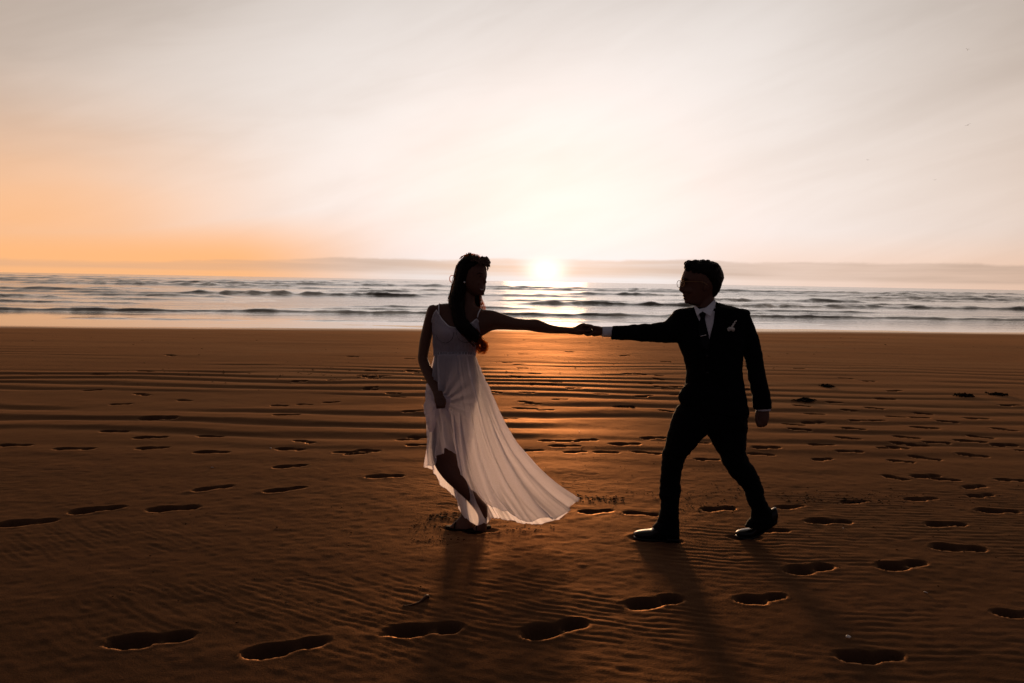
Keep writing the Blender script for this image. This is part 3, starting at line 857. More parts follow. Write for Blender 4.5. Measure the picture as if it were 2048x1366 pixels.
    for fl in ([(1387.5,611.5,-.045),(1390,611,-.062),(1399,618.5,-.106),(1405,623,-.124),(1400,626,-.134),(1394.4,631.5,-.140),(1390.5,621,-.100)],
               [(1430.5,598.5,-.038),(1431.5,606,-.070),(1427,619,-.110),(1421,632,-.142),(1412.5,627,-.138),(1405,622.5,-.126),(1416,612,-.092)]):
        P = np.array([at(*p[:2], YM + p[2]) for p in fl]); ce = P.mean(0) + [0, -.006, 0]
        F = [0, 0.004, 0]
        n = len(P); V = np.vstack([P, [ce], P + F, [ce + F]])
        col.add(V, [(i, (i + 1) % n, n) for i in range(n)] + [(n + 1 + (i + 1) % n, n + 1 + i, 2 * n + 1) for i in range(n)] + [((i + 1) % n, i, n + 1 + i, n + 1 + (i + 1) % n) for i in range(n)])
    cm_ = col.mesh('collar'); cm_.polygons.foreach_set('use_smooth', np.zeros(len(cm_.polygons), dtype=bool))
    obj('collar', cm_, MAT['shirt'], shirt)
    cu = Soup(YM)
    cu.loft([(1228,653,1227,674.5,.05,.075),(1216,653,1215,674,.05,.074),(1204.5,653.2,1204,673.6,.05,.072)], 20, 3)
    obj('cuff', cu.mesh('cuff'), MAT['shirt'], shirt)
    cu = Soup(YM)
    cu.loft([(1511,812,1541,811,-.02,.078),(1511.5,817,1541,816.5,-.02,.077),(1512,821,1541,820,-.02,.075)], 20, 3)
    obj('cuff', cu.mesh('cuff'), MAT['shirt'], shirt)
    tie = obj('tie', panel('tie', [(1397.5,625),(1405,622.5),(1412,626),(1410,637),(1412,648),(1417,668),(1419.5,686),(1413,700),(1405,690),(1398,668),(1397,648),(1401,637)], jb, .009, .004, YM - .13), MAT['tie'], man)
    kn = Soup(YM)
    kp = onto(jb, 1404.5, 630, .012, YM - .13)
    kn.loft([(1397.5,623.5,1411,624,kp.y - YM,.022),(1399,631,1411,631,kp.y - YM,.026),(1402,638,1409.5,638,kp.y - YM,.02)], 14, 3)
    obj('tie_knot', kn.mesh('tie_knot'), MAT['tie'], tie)
    cl = Soup(YM)
    a = onto(jb, 1401.5, 672.5, .014, YM - .13); b = onto(jb, 1412, 670, .014, YM - .13)
    cl.tube([a, (a + b) / 2, b], .0028, 8, 2, img=False)
    obj('tie_clip', cl.mesh('tie_clip'), MAT['metal'], tie)
    for nm, ol in (('lapel', [(1387,613),(1390,624),(1395,642),(1399,668),(1412,704),(1396,690),(1382,668),(1373,648),(1380,643),(1377,629)]),
                   ('lapel', [(1433,602),(1430,622),(1427,646),(1412,706),(1436,676),(1447,650),(1451,636),(1443,634),(1446,622)])):
        obj(nm, panel(nm, ol, jb, .008, .004, YM - .12), MAT['suit'], jacket)
    for q in ((1414, 712), (1415, 746)):
        bt = Soup(YM); p = onto(jb, *q, .004, YM - .12)
        bt.ball(p.x, p.y, p.z, .008, .003, .008, 10, img=False)
        obj('button', bt.mesh('button'), MAT['leather'], jacket)
    # flower pinned to the lapel
    fb = empty('boutonniere', onto(jb, 1462, 660, .004, YM - .1)); fb.parent = man
    rg = random.Random(3)
    base = np.array(onto(jb, 1461.5, 660, .010, YM - .1))
    blo = Soup(YM)
    for k in range(16):
        a = math.pi * (0.03 + 0.94 * k / 15) + rg.uniform(-.1, .1); r = rg.uniform(.008, .019)
        blo.ball(*(base + [math.cos(a) * r * 0.95, -rg.uniform(0, .010), math.sin(a) * r * 0.8 - .002]), .0085, .005, .0075, 8, img=False)
    for k in range(6): blo.ball(*(base + [-.012 + .005 * k, -.006, .002]), .008, .006, .006, 8, img=False)
    me = blo.mesh('bloom'); me.transform(Matrix.Translation(-fb.location)); obj('bloom', me, MAT['petal'], fb)
    sg = Soup(YM)
    b0 = np.array(onto(jb, 1463, 655, .010, YM - .1)); b1 = np.array(onto(jb, 1471, 642, .012, YM - .1))
    sg.tube([b0, (b0 + b1) / 2 + [0, -.004, 0], b1], [.0028, .0040, .0022], 8, 3, img=False)
    for k in range(7):
        f = k / 6; p = b0 * (1 - f) + b1 * f
        sg.ball(*(p + [(-1) ** k * .003, -.003, 0]), .0036, .0026, .006, 6, img=False)
    me = sg.mesh('sprig'); me.transform(Matrix.Translation(-fb.location)); obj('sprig', me, MAT['petal'], fb)
    # hair
    Hh = Soup(YM)
    Hh.loft([(1389,521,1410,521,0,.05,.04),(1378,523.5,1420,522.5,0,.10,.05),(1373,527,1432,526,0,.145,.05),(1370.5,532,1438,532,0,.168,.05),(1370,537,1441.5,538,0,.176,.05),(1373.5,541,1443.5,544,0,.18,.05),
             (1379,546,1445,551,.004,.178,.05),(1388,553,1444.5,558,.008,.176,.045),(1398,562,1440.5,565,.012,.170,.04),(1404,570,1438.5,572,.014,.158,.03),(1407,580,1435.5,580,.016,.145,.03),(1411,588,1431,587,.018,.125,.02),(1415,594,1428.5,594,.02,.10)], 26, 3)
    rg = random.Random(9)
    for (x, y, r) in ((1375.5,526.5,.019),(1379,524,.016),(1385,524.5,.016),(1391,522.8,.016),(1397,524,.014),(1402,524,.015),(1408,523,.017),(1415,523.8,.016),(1423,526.5,.016),(1431.5,528.5,.017),(1373,533,.015),(1375,537,.014)):
        for w in (-.05, -.015, .02, .05):
            Hh.ball(x + rg.uniform(-2, 2), y + abs(w) * 60 - .5 + rg.uniform(-.6, 1.2), w, r, r * 1.1, r * .85, 10)
    for _ in range(70):
        Hh.ball(rg.uniform(1384, 1432), rg.uniform(530, 545), rg.choice((-1, 1)) * rg.uniform(.070, .078), rg.uniform(.008, .014), .008, rg.uniform(.006, .010), 8)
    hm = Hh.mesh('hair', 0.0034, 1)
    wrinkle(hm, 0.003, 90, 60, 90, 4)
    mh = obj('hair', hm, MAT['hair'], man)
    S = Soup(YM)
    for _ in range(110):      # short stray curls along the outline
        a_ = rg.uniform(0, 1); x = 1371 + 70 * a_; y = float(np.interp(x, [1371, 1376, 1391, 1408, 1424, 1438, 1444], [534, 524, 521.5, 521.5, 526, 535, 548])); w = rg.uniform(-.06, .06)
        dx, dy = rg.uniform(-3, 3), -rg.uniform(.3, 1.8)
        S.tube([(x, y + 3, w), (x + dx * .5, y + dy * .6, w), (x + dx, y + dy, w + .004), (x + dx * 1.5, y + dy + rg.uniform(.2, 1.5), w + .006)], rg.uniform(.0010, .0020), 4, 2)
    tag(obj('stray_curls', S.mesh('stray_curls'), MAT['hair'], mh), kind='stuff')
    # glasses
    gl = empty('glasses', at(1362, 566, YM - .02)); gl.parent = man
    def lens(cx, cy, cw, nx, ny, r=.0215):
        c = at(cx, cy, YM + cw); n = np.array([nx, ny, -0.05]); n /= np.linalg.norm(n)
        a = np.cross(n, [0, 0, 1.0]); a /= np.linalg.norm(a); b = np.cross(a, n)
        ph = np.linspace(0, 2 * np.pi, 24, endpoint=False)
        ring = c + r * 1.05 * np.outer(np.cos(ph), a) + r * 0.95 * np.outer(np.sin(ph), b)
        S = Soup(YM)
        P = np.vstack([ring, ring[:1]])
        S.tube(P, .0016, 6, 1, img=False)
        fm = S.mesh('rim'); fm.transform(Matrix.Translation(-gl.location)); ro = obj('rim', fm, MAT['frame'], gl)
        V = np.vstack([ring + n * .0006, [c + n * .0006], ring - n * .0006, [c - n * .0006]]); k = 24
        lm = bpy.data.meshes.new('lens')
        lm.from_pydata(V.tolist(), [], [(i, (i + 1) % k, k) for i in range(k)] + [(k + 1 + (i + 1) % k, k + 1 + i, 2 * k + 1) for i in range(k)] + [((i + 1) % k, i, k + 1 + i, k + 1 + (i + 1) % k) for i in range(k)])
        lm.transform(Matrix.Translation(-gl.location)); obj('lens', lm, MAT['lens'], ro)
        return c, a
    c1, a1 = lens(1364.5, 566.0, -.062, -.93, -.37)
    c2, a2 = lens(1358.2, 568.0, -.012, -.93, -.37)
    S = Soup(YM)
    mid = (c1 + c2) / 2 + np.array([-.004, 0, .004])
    S.tube([c1 + (c2 - c1) * .36, mid, c2 - (c2 - c1) * .36], .0016, 6, 3, img=False)
    me = S.mesh('bridge'); me.transform(Matrix.Translation(-gl.location)); obj('bridge', me, MAT['frame'], gl)
    S = Soup(YM)
    S.tube([(1366.5,563.5,-.086),(1385,563,-.092),(1405,564,-.094),(1415,570,-.092)], .0016, 6, 3)
    me = S.mesh('temple'); me.transform(Matrix.Translation(-gl.location)); obj('temple', me, MAT['frame'], gl)
    # eye and brow on the near side
    S = Soup(YM); S.ball(1368.5, 565, -.056, .008, .009, .0075, 10); obj('eye', S.mesh('eye'), MAT['eye'], man)
    S = Soup(YM); S.tube([(1364.5,558.5,-.048),(1369,556.8,-.064),(1376,558.5,-.074)], [.003, .0036, .002], 6, 3); obj('eyebrow', S.mesh('eyebrow'), MAT['hair'], man)
build_man()
# ------------------------------------------------------------------ woman in the white dress
YW = 4.86
MAT['weed_leather'] = simple_mat('brown_suede', (.020, .012, .008), 0.9, 0.05)
def build_woman():
    torso = [(903,606,954,612,.0,.10),(880,608,966,619,.0,.115),(868,613,972,626,.0,.13),(865,626,962,640,.0,.165),(866,645,960,652,-.005,.195),(867,662,960,666,-.01,.205),
             (868,680,958.5,680,-.005,.195),(870,698,953,697,0,.172),(870,709,949,709,0,.165),(868,724,951,724,0,.175),(864,750,956,750,0,.205),(861,780,958,780,0,.225),(866,805,955,805,0,.20)]
    armR = [(868,609,886,624,0,.085),(857,613,880,628,.005,.085),(850.5,632,871,634,.01,.082),(845.5,652,868,652,.015,.08),(840,676,863.5,676,.015,.076),(836.6,702,858,702,.012,.070),
            (835.8,720,856,718,.005,.066),(842,740,863.5,736,-.03,.064),(851.5,760,872,757,-.08,.060),(860.5,776,880,773,-.13,.052),(866.4,787,885.5,785,-.16,.044)]
    armL = [(945,624,947,668,0,.10),(958,621,957,675,0,.10),(972,619.5,970,669,.0,.098),(988.7,621.5,985,661,-.003,.092),(1009.8,629,1006,659.5,-.01,.088),(1031,636,1031,660.5,-.02,.080),(1053.8,638.5,1053.8,661,-.03,.074),
            (1073,638.5,1074,664.5,-.035,.070),(1087,643.5,1088,666,-.04,.066),(1101,649,1101,667,-.045,.060),(1118.8,652.6,1118,667.2,-.055,.052),(1143.4,655.2,1141,667.3,-.065,.042)]
    legB = [(872,790,932,795,.01,.16),(868,830,922,832,.0,.14),(863,875,914,873,-.02,.12),(864,905,910,898,-.03,.108),(870,932,918,920,-.035,.10),(887,957,930,945,-.05,.095),(908,977,941,966,-.058,.084),
            (931,998,954,987,-.06,.068),(948,1011,965,1001,-.058,.056),(957,1022,975,1013,-.045,.056),(959,1036,975,1036,-.03,.056),(952,1050,974,1052,-.03,.064),(944,1058,973,1062,-.03,.066)]
    legA = [(895,790,950,792,.03,.16),(897,850,948,850,.06,.13),(902,905,942,905,.085,.105),(906,945,941,945,.09,.095),(912,982,938,980,.08,.08),(918,1004,938.5,1003,.065,.065),
            (923,1019,939.5,1018,.05,.056),(920,1032,942,1034,.03,.056),(910,1043,946,1046,.012,.064),(901,1051,947,1055,.005,.07),(898,1055,946,1058,.005,.07)]
    head = [(931,515,958,514,.0,.08,-.05),(921,523,967,521,0,.13,-.05),(917,532,971,531,0,.152,-.05),(915,542,972.6,541,0,.16,-.05),(915,551,973.2,551,0,.16,-.05),(916,558,971.5,559,0,.158,-.05),
            (919,566,970.5,566,-.003,.15,-.05),(925,574,970.5,573,-.008,.135,-.05),(933,581,969.5,580,-.014,.112,-.05),(943,587,966.5,586,-.02,.085,-.045),(951,590.5,963,590,-.025,.05,-.03)]
    neck = [(918,572,952,578,.015,.095),(921,590,951,592,.01,.094),(920.5,602,951,606,.005,.098),(914,609,956,615,.0,.108),(905,618,957,628,.0,.125)]
    B = Soup(YW)
    B.loft(head, 26, 3); B.loft(neck, 18, 3); B.loft(torso, 26, 3)
    B.loft(armR, 18, 4); B.loft(armL, 18, 4); B.loft(legA, 16, 3); B.loft(legB, 16, 3)
    B.ball(893, 664, -.070, .038, .042, .038); B.ball(936, 664, -.070, .036, .042, .036)      # bust
    B.ball(905, 618, -.045, .035, .012, .005); B.ball(940, 624, -.045, .025, .012, .005)      # collar bones
    # face turned to the right: nose, lips, chin, cheeks, brow
    hb = bvh_of(B.mesh('tmp'))
    def onface(px, py, lift=0.0):
        p = onto(hb, px, py, lift, YW - .06); return p.x, p.y, p.z
    B.tube([onface(967, 552, -.004), onface(969, 558, .002), onface(970.3, 564, .008)], [.005, .0065, .0095], 10, 3, img=False)
    x, y, z = onface(970, 564.5, .006); B.ball(x, y, z, .012, .013, .008, 10, img=False)
    B.ball(*onface(965, 588, -.006), .013, .013, .010, 10, img=False)
    B.ball(*onface(956, 566, -.012), .020, .016, .018, 12, img=False); B.ball(*onface(958, 545.5, -.006), .020, .010, .006, 10, img=False)
    B.ball(*onface(963.5, 575.5, -.002), .016, .008, .0045, 10, img=False); B.ball(*onface(963.5, 582, -.002), .014, .008, .005, 10, img=False)
    # hand gripping the skirt
    B.loft([(865,784,885,782,-.155,.044),(867.5,793,887,792,-.172,.042),(868.5,801,888.5,801,-.182,.044),(871,808,887.5,808,-.186,.042)], 16, 3)
    for k, x in enumerate((872.5, 877.5, 882.5, 887)):
        finger(B, [(x,804,-.195),(x + 1.2,811.5,-.205),(x + 1.5,816.5 - k * .8,-.19),(x + 1.8,812,-.168)], .0078 if k else .0068)
    finger(B, [(885,793,-.185),(889.5,800,-.20),(890,807,-.205),(887,812,-.20)], .0086)
    # hand resting over his
    B.loft([(1138,655,1136,667.3,-.062,.042),(1148,654,1147,669.2,-.066,.042),(1156,649.5,1156,670,-.068,.046),(1163,646.5,1164,670,-.069,.052),(1169,646,1170,667.5,-.069,.054),(1176,650,1177,668,-.069,.050),(1183,653.5,1183,667,-.068,.040)], 16, 3)
    for k, w in enumerate((-.100, -.080, -.060, -.042)):
        o = (1.4, .2, 0, .8)[k]
        finger(B, [(1166,649.5 + o,w),(1176,650.2 + o,w - .002),(1185,652.0 + o,w - .002),(1190,657.5 + o,w),(1188,663 + o,w + .004)], .0082 if k < 3 else .0072)
    finger(B, [(1152,661,-.086),(1161,663,-.106),(1171,662.5,-.114),(1181,661,-.110)], .0094)
    body = B.mesh('person_body', 0.0045, 2)
    wom = obj('person', body, MAT['skin'])
    tag(wom, 'woman in long white dress with flower crown, leaning back and holding out one hand', 'person')
    bb = bvh_of(body)

    # facial details
    S = Soup(YW)
    p = onto(bb, 960.5, 552.5, -.003, YW - .07); S.ball(p.x, p.y, p.z, .0105, .007, .0042, 10, img=False); obj('eye', S.mesh('eye'), MAT['eye'], wom)
    S = Soup(YW)
    p = onto(bb, 971.3, 553, -.003, YW - .02); S.ball(p.x, p.y, p.z, .006, .007, .004, 10, img=False); obj('eye', S.mesh('eye'), MAT['eye'], wom)
    S = Soup(YW); S.tube([onto(bb, 953.5, 548, .001, YW), onto(bb, 959, 546, .001, YW), onto(bb, 966, 547.5, .001, YW)], [.0014, .0024, .0016], 6, 3, img=False); obj('eyebrow', S.mesh('eyebrow'), MAT['hair'], wom)
    S = Soup(YW); S.tube([onto(bb, 957.5, 575, .0, YW), onto(bb, 962.5, 576.8, .002, YW), onto(bb, 968, 576, .001, YW)], [.0016, .0030, .0022], 8, 3, img=False)
    S.tube([onto(bb, 957.5, 576, .0, YW), onto(bb, 963, 582.5, .002, YW), onto(bb, 968, 580, .001, YW)], [.0016, .0036, .0022], 8, 3, img=False)
    lips = obj('lips', S.mesh('lips'), MAT['lip'], wom)
    S = Soup(YW); S.tube([onto(bb, 959, 576.6, .0, YW), onto(bb, 963, 579.4, .0015, YW), onto(bb, 967, 578.4, .001, YW)], [.0012, .0030, .002], 8, 3, img=False)
    obj('teeth', S.mesh('teeth'), MAT['tooth'], lips)
    S = Soup(YW); S.ball(929, 564.5, -.090, .006, .005, .006, 10); obj('earring', S.mesh('earring'), MAT['metal'], wom)

    # --- dress: bodice
    dress = empty('dress', at(909, 708, YW)); dress.parent = wom
    off = Matrix.Translation(-dress.location)
    tor = catmull([list(t) + [0] * (7 - len(t)) for t in torso], 8)
    ymid = (tor[:, 1] + tor[:, 3]) / 2
    NTH = 200
    th = np.linspace(0, 2 * np.pi, NTH, endpoint=False)       # 0 = picture right, 90 deg = towards the camera
    keys = [(0, 650), (20, 640), (38, 631), (50, 641), (72, 647), (90, 653.5), (104, 651), (122, 640), (142, 625), (158, 640), (180, 652), (215, 664), (270, 668), (325, 664), (360, 650)]
    top = np.interp(np.degrees(th), [k[0] for k in keys], [k[1] for k in keys])
    NV = 60
    vn = lambda p, q: float(vnoise(np.array([p]), np.array([q]), 77)[0])
    V = []
    for i in range(NV):
        f = i / (NV - 1)
        for j in range(NTH):
            yy = top[j] + (711 - top[j]) * f
            s = [np.interp(yy, ymid, tor[:, k]) for k in range(7)]
            bust = 1.0
            L = at(s[0], yy + (s[1] - s[3]) / 2, YW + s[4]); Q = at(s[2], yy - (s[1] - s[3]) / 2, YW + s[4])
            ce = (L + Q) / 2; a = (Q - L) / 2; a = a * (1 + .007 / np.linalg.norm(a))
            ex = 0.0
            if 0 < th[j] < np.pi:
                cx = (s[0] + s[2]) / 2 + (s[2] - s[0]) / 2 * math.cos(th[j])
                for bx, by in ((893, 662), (938, 660)):
                    ex = max(ex, .042 * math.exp(-((cx - bx) / 19) ** 2 - ((yy - by) / 19) ** 2))
            P = ce + a * math.cos(th[j]) + np.array([0, -(s[5] / 2 + .008 + ex) * math.sin(th[j]), 0])
            gath = 0.0030 * math.sin(th[j] * 40 + 3 * math.sin(yy * .10)) * smooth(np.array(yy), 664, 690) * (0.5 + vn(th[j] * 3, yy * .05)) + 0.0040 * (vn(th[j] * 9, yy * .16) - .5)
            V.append(P + np.array([math.cos(th[j]), -math.sin(th[j]), 0]) * gath)
    me = mesh_np('bodice', np.array(V), grid_quads(NV, NTH, True)[:, ::-1])
    me.transform(off)
    bo = obj('bodice', me, MAT['lace'], dress)
    md = bo.modifiers.new('thickness', 'SOLIDIFY'); md.thickness = 0.0025; md.offset = 1
    # neckline trim, straps, waistband
    S = Soup(YW)
    Vt = np.array(V[:NTH]); S.tube(np.vstack([Vt, Vt[:1]]), .0032, 6, 1, img=False)
    me = S.mesh('lace_trim'); me.transform(off); obj('lace_trim', me, MAT['trim'], bo)
    nb = bvh_of(bo.data); sh_ = np.array(dress.location)
    S = Soup(YW)
    for seam in ([(871,668),(878,680),(892,686),(904,678),(908,664)], [(912,664),(918,679),(932,685),(948,680),(957,667)], [(893,645),(893,662),(892,684)], [(936,643),(937,662),(935,684)]):
        P = []
        for (x, y) in seam:
            o_ = Vector((0, 0, CAM_H)) - dress.location; d_ = Vector(ray(x, y)).normalized()
            h_ = nb.ray_cast(o_, d_)
            if h_[0] is not None: P.append(np.array(h_[0]) + sh_ - np.array(d_) * .003)
        if len(P) > 2: S.tube(P, .0022, 6, 4, img=False)
    me = S.mesh('seam'); me.transform(off); tag(obj('seam', me, MAT['seam_shade'], bo), kind='stuff')
    for pts in ([(878,628,-.083),(877.5,618,-.075),(878,609.5,-.035),(880,608,.01),(884,616,.05),(888,640,.085),(890,668,.105)], [(955,634,-.070),(957,626,-.068),(960.5,619.2,-.03),(960,618.5,.01),(955,626,.05),(945,645,.085),(938,668,.105)]):
        S = Soup(YW); S.tube(pts, .0034, 6, 4); me = S.mesh('strap'); me.transform(off); obj('strap', me, MAT['trim'], bo)
    S = Soup(YW); S.loft([(869.2,702,951.5,701.5,0,.185),(868.6,706,951,705.5,0,.188),(868.8,711,950,710.5,0,.184)], 60, 3)
    me = S.mesh('waistband'); me.transform(off); obj('waistband', me, MAT['seam_shade'], dress)

    # --- dress: skirt, blown out to the right, gathered up at the front by the hand
    hem = [(0,1153,991,.04),(10,1150,1007,-.06),(20,1141,1022,-.13),(33,1112,1034,-.22),(47,1085,1036,-.27),(60,1050,1037,-.29),(72,1022,1031,-.30),(82,1000,1020,-.29),(92,975,1009,-.28),
           (102,950,984,-.26),(112,932,960,-.24),(122,918,930,-.22),(132,908,906,-.21),(142,896,898,-.19),(155,876,907,-.15),(168,862,935,-.08),(180,857.5,925,-.01),
           (198,867,944,.05),(213,898,983,.025),(228,921,1013,.0),(243,943,1046,-.065),(256,968,1049,-.10),(267,984,1034,-.01),(280,1005,1037,.09),(295,1035,1047,.08),(310,1070,1050,.08),
           (325,1105,1045,.085),(340,1133,1029,.09),(351,1149,1006,.08)]
    hk = np.array([h[0] for h in hem] + [360.0]); hv = np.array([h[1:] for h in hem] + [hem[0][1:]], float)
    NT_, NS = 420, 150
    thd = np.linspace(0, 360, NT_, endpoint=False); t_ = np.radians(thd)
    # smooth periodic interpolation of the hem
    HX = np.stack([np.interp(thd, hk, hv[:, c]) for c in range(3)], -1)
    ker = np.hanning(13); ker /= ker.sum()
    for c in range(3):
        HX[:, c] = np.convolve(np.concatenate([HX[-6:, c], HX[:, c], HX[:6, c]]), ker, 'valid')
    s_tab = [0, .13, .26, .38, .49, .63, .78, .86, .90, .935, .965, 1]; g_tab = [0, .055, .14, .205, .275, .395, .575, .70, .77, .845, .915, 1]
    s = np.linspace(0, 1, NS)
    gx = np.interp(s, s_tab, g_tab); gx = np.convolve(np.pad(gx, 4, mode='edge'), np.ones(9) / 9, 'valid'); gx[0] = 0; gx[-1] = 1
    S2, TH = np.meshgrid(s, t_, indexing='ij'); THD = np.degrees(TH)
    x0 = 909.5 + 40.0 * np.cos(TH); y0 = 709 + 0 * TH; w0 = -0.089 * np.sin(TH)
    rightness = smooth(HX[None, :, 0], 880, 1000)
    GX = gx[:, None] * rightness + (S2 ** 1.15) * (1 - rightness)
    PX = x0 + (HX[None, :, 0] - x0) * GX
    PY = y0 + (HX[None, :, 1] - y0) * S2
    Wd = w0 + (HX[None, :, 2] - w0) * S2 ** 0.62
    hips = np.exp(-((S2 * 300 - 60) / 55) ** 2)
    Wd = Wd - 0.035 * np.sin(TH) * hips
    # left side swells a little below the hip, hip curve on the right
    lf = np.exp(-((THD - 180) / 48) ** 2)
    PX = PX - lf * (9 * np.exp(-((PY - 790) / 45) ** 2) + 3.0 * np.exp(-((PY - 905) / 25) ** 2))
    rt = np.exp(-(np.minimum(THD, 360 - THD) / 40) ** 2)
    # folds: run down from the waist, deepen to the hem
    arc = TH * 1.0
    drift = 0.5 * np.sin(2 * TH + 1.0) + 1.2 * (fbm(TH * 1.5, S2 * 1.5, 2, 400) - .5)
    a1 = np.sin(13 * TH + 2.2 * drift * S2 + 1.7 * np.sin(3 * TH)) ; a2 = np.sin(29 * TH + 4 * drift + 1.3 * np.sin(5 * TH)); a3 = np.sin(61 * TH + 3 * np.sin(7 * TH) + 5 * drift)
    em = 0.55 + 0.9 * fbm(TH * 2.2, S2 * 2.0, 3, 420)
    amp = em * (0.0075 * smooth(S2, .08, .75) * a1 + (0.0022 + 0.0045 * smooth(S2, .2, .9)) * a2 + 0.0016 * (1 - 0.3 * S2) * a3)
    amp = em * (0.0150 * smooth(S2, .08, .75) * np.sin(8 * TH + 2.0 * drift * S2 + 1.9 * np.sin(3 * TH)) + 0.0085 * smooth(S2, .1, .8) * np.sin(17 * TH + 3.2 * drift + 2 * np.sin(2 * TH)) * fbm(TH * 3, S2, 2, 431) * 2 + 0.0013 * (1 - .5 * S2) * a2 * smooth(fbm(TH * 4, S2 * .7, 2, 433), .4, .6) + 0.0009 * (1 - S2) * a3)
    amp = amp + em * 0.010 * smooth(S2, .05, .6) * (0.5 - np.abs(np.sin(5.5 * TH + 1.6 * drift * S2 + 0.8 * np.sin(4 * TH))) ** 0.55)
    rf = random.Random(77)
    for _ in range(36):      # long crisp creases
        tc = rf.uniform(0, 2 * math.pi); sg = rf.uniform(.012, .055); am = rf.uniform(.004, .022); s0 = rf.uniform(-.1, .45); s1 = s0 + rf.uniform(.35, .9)
        dl = (TH - tc - 0.40 * rf.uniform(-1, 1) * S2 - 0.10 * (fbm(S2 * 2.0 + tc, np.zeros_like(S2), 2, 500) - .5) + np.pi) % (2 * np.pi) - np.pi
        amp = amp + am * np.exp(-(dl / (sg * (0.6 + .8 * S2))) ** 2) * smooth(S2, s0, s0 + .2) * (1 - smooth(S2, s1, s1 + .25) * .7)
    fl = 0.034 * smooth(S2, .80, 1.0) * (fbm(np.cos(TH) * 8 + 30, np.sin(TH) * 8 + 30, 3, 620) - .5) * 2
    # tension folds fanning from the gripping hand
    hx, hy = 879, 806
    dx = PX - hx; dy = PY - hy
    ang = np.arctan2(dx, np.abs(dy) + 4); rad = np.hypot(dx, dy)
    frontm = smooth(np.sin(TH), -0.1, 0.35)
    tens = 0.0065 * np.sin(ang * 17) * np.exp(-(rad / 75) ** 2) * frontm * smooth(rad, 2, 18)
    rad_c, rad_s = np.cos(TH), -np.sin(TH)
    PXm = (amp + fl + tens)
    PX = PX + PXm * rad_c * 328 * 0.8
    Wd = Wd + PXm * rad_s * 1.3
    PY = PY + smooth(S2, .88, 1.0) * (14.0 * (fbm(np.cos(TH) * 6 + 9, np.sin(TH) * 6 + 9, 3, 610) - .5) + 2.2 * np.sin(19 * TH + 3 * np.sin(3 * TH)))
    pts = np.empty(PX.shape + (3,))
    flat = [at(a, b, YW + c) for a, b, c in zip(PX.ravel(), PY.ravel(), Wd.ravel())]
    pts = np.array(flat)
    gz = 0.006
    pts[:, 2] = np.maximum(pts[:, 2], gz + 0.004 * np.sin(pts[:, 0] * 40) ** 2)
    me = mesh_np('skirt', pts, grid_quads(NS, NT_, True)[:, ::-1])
    me.transform(off)
    sk = obj('skirt', me, MAT['chiffon'], dress)
    # rolled hem
    S = Soup(YW); hp = pts.reshape(NS, NT_, 3)[-1]
    S.tube(np.vstack([hp, hp[:1]]), .0014, 5, 1, img=False)
    me = S.mesh('hem'); me.transform(off); obj('hem', me, MAT['chiffon'], sk)
    # cloth bunched up behind and below the hand
    S = Soup(YW)
    S.loft([(856,763,872,768,-.05,.02),(851.5,772,876,776,-.07,.06),(849,784,880,788,-.09,.085),(850.8,798,884,798,-.10,.09),(848,811,884,808,-.10,.09),(850.5,828,880,824,-.09,.085),(853.5,845,874,842,-.08,.06),(859.5,864,867,864,-.06,.02)], 40, 5)
    me = S.mesh('gathered_fold', 0.004, 2)
    wrinkle(me, 0.010, 30, 30, 16, 12); wrinkle(me, 0.004, 80, 60, 40, 15)
    me.transform(off); obj('gathered_fold', me, MAT['chiffon'], sk)
    S = Soup(YW)
    S.loft([(884,792,893,791,-.175,.02),(886,797,901,796,-.17,.04),(887,805,902,806,-.165,.045),(889,814,900,818,-.155,.035),(892,826,899,830,-.14,.012)], 24, 4)
    me = S.mesh('pinched_fold', 0.0035, 1); wrinkle(me, 0.007, 60, 40, 30, 22); me.transform(off); obj('pinched_fold', me, MAT['chiffon'], sk)

    # --- sandals
    for nm, toe, heel, lift in (('sandal', gnd(894, 1056.5), gnd(948, 1062.5), 0.0), ('sandal', gnd(936, 1063), gnd(979, 1060), 0.02)):
        d = toe - heel; L = np.linalg.norm(d); d = d / L; sd = np.array([-d[1], d[0], 0])
        S = Soup(YW); Rg = []
        for f, ww in ((-.04, .018), (.05, .026), (.25, .025), (.45, .027), (.7, .036), (.88, .033), (1.0, .022), (1.04, .008)):
            c = heel + d * L * f + np.array([0, 0, .002 + lift * max(0, .7 - f)])
            Rg.append(np.array([c + sd * ww, c + sd * ww + [0, 0, .012], c - sd * ww + [0, 0, .012], c - sd * ww]))
        S.rings(Rg)
        c = heel + d * L * .66
        S.tube([c + sd * .036 + [0, 0, .008], c + sd * .03 + [0, 0, .034], c + [0, 0, .046], c - sd * .03 + [0, 0, .034], c - sd * .036 + [0, 0, .008]], .005, 6, 3, img=False)
        sm = S.mesh(nm); obj(nm, sm, MAT['weed_leather'], wom)

    # --- hair
    S = Soup(YW)
    S.loft([(936,510,950,510.5,0,.05),(929,513,958,513.5,0,.095),(922,518,966,517.5,.0,.135),(916.5,525,969,523.5,.0,.158),(912.8,533,967,531,.004,.17),(910.5,541,952,540,.006,.176),(909.5,549,945,548,.008,.178),
            (908,558,940,556,.008,.178),(906,567,937,566,.006,.174),(903.5,577,934,576,.0,.168),(900.5,588,931,587,-.01,.158),(897.5,598,928,598,-.03,.14),(897,606,926.5,606,-.05,.115)], 30, 3)
    S.loft([(898,600,928,600,-.055,.10),(901.5,612,926,612,-.085,.085),(905.5,626,926.5,624,-.105,.07),(909,640,931,639,-.125,.06),(914,653,939,649,-.145,.055),(922,664,949,659,-.150,.05),(934,672,954,667,-.145,.036),(944,681,954,677,-.135,.02)], 22, 4)
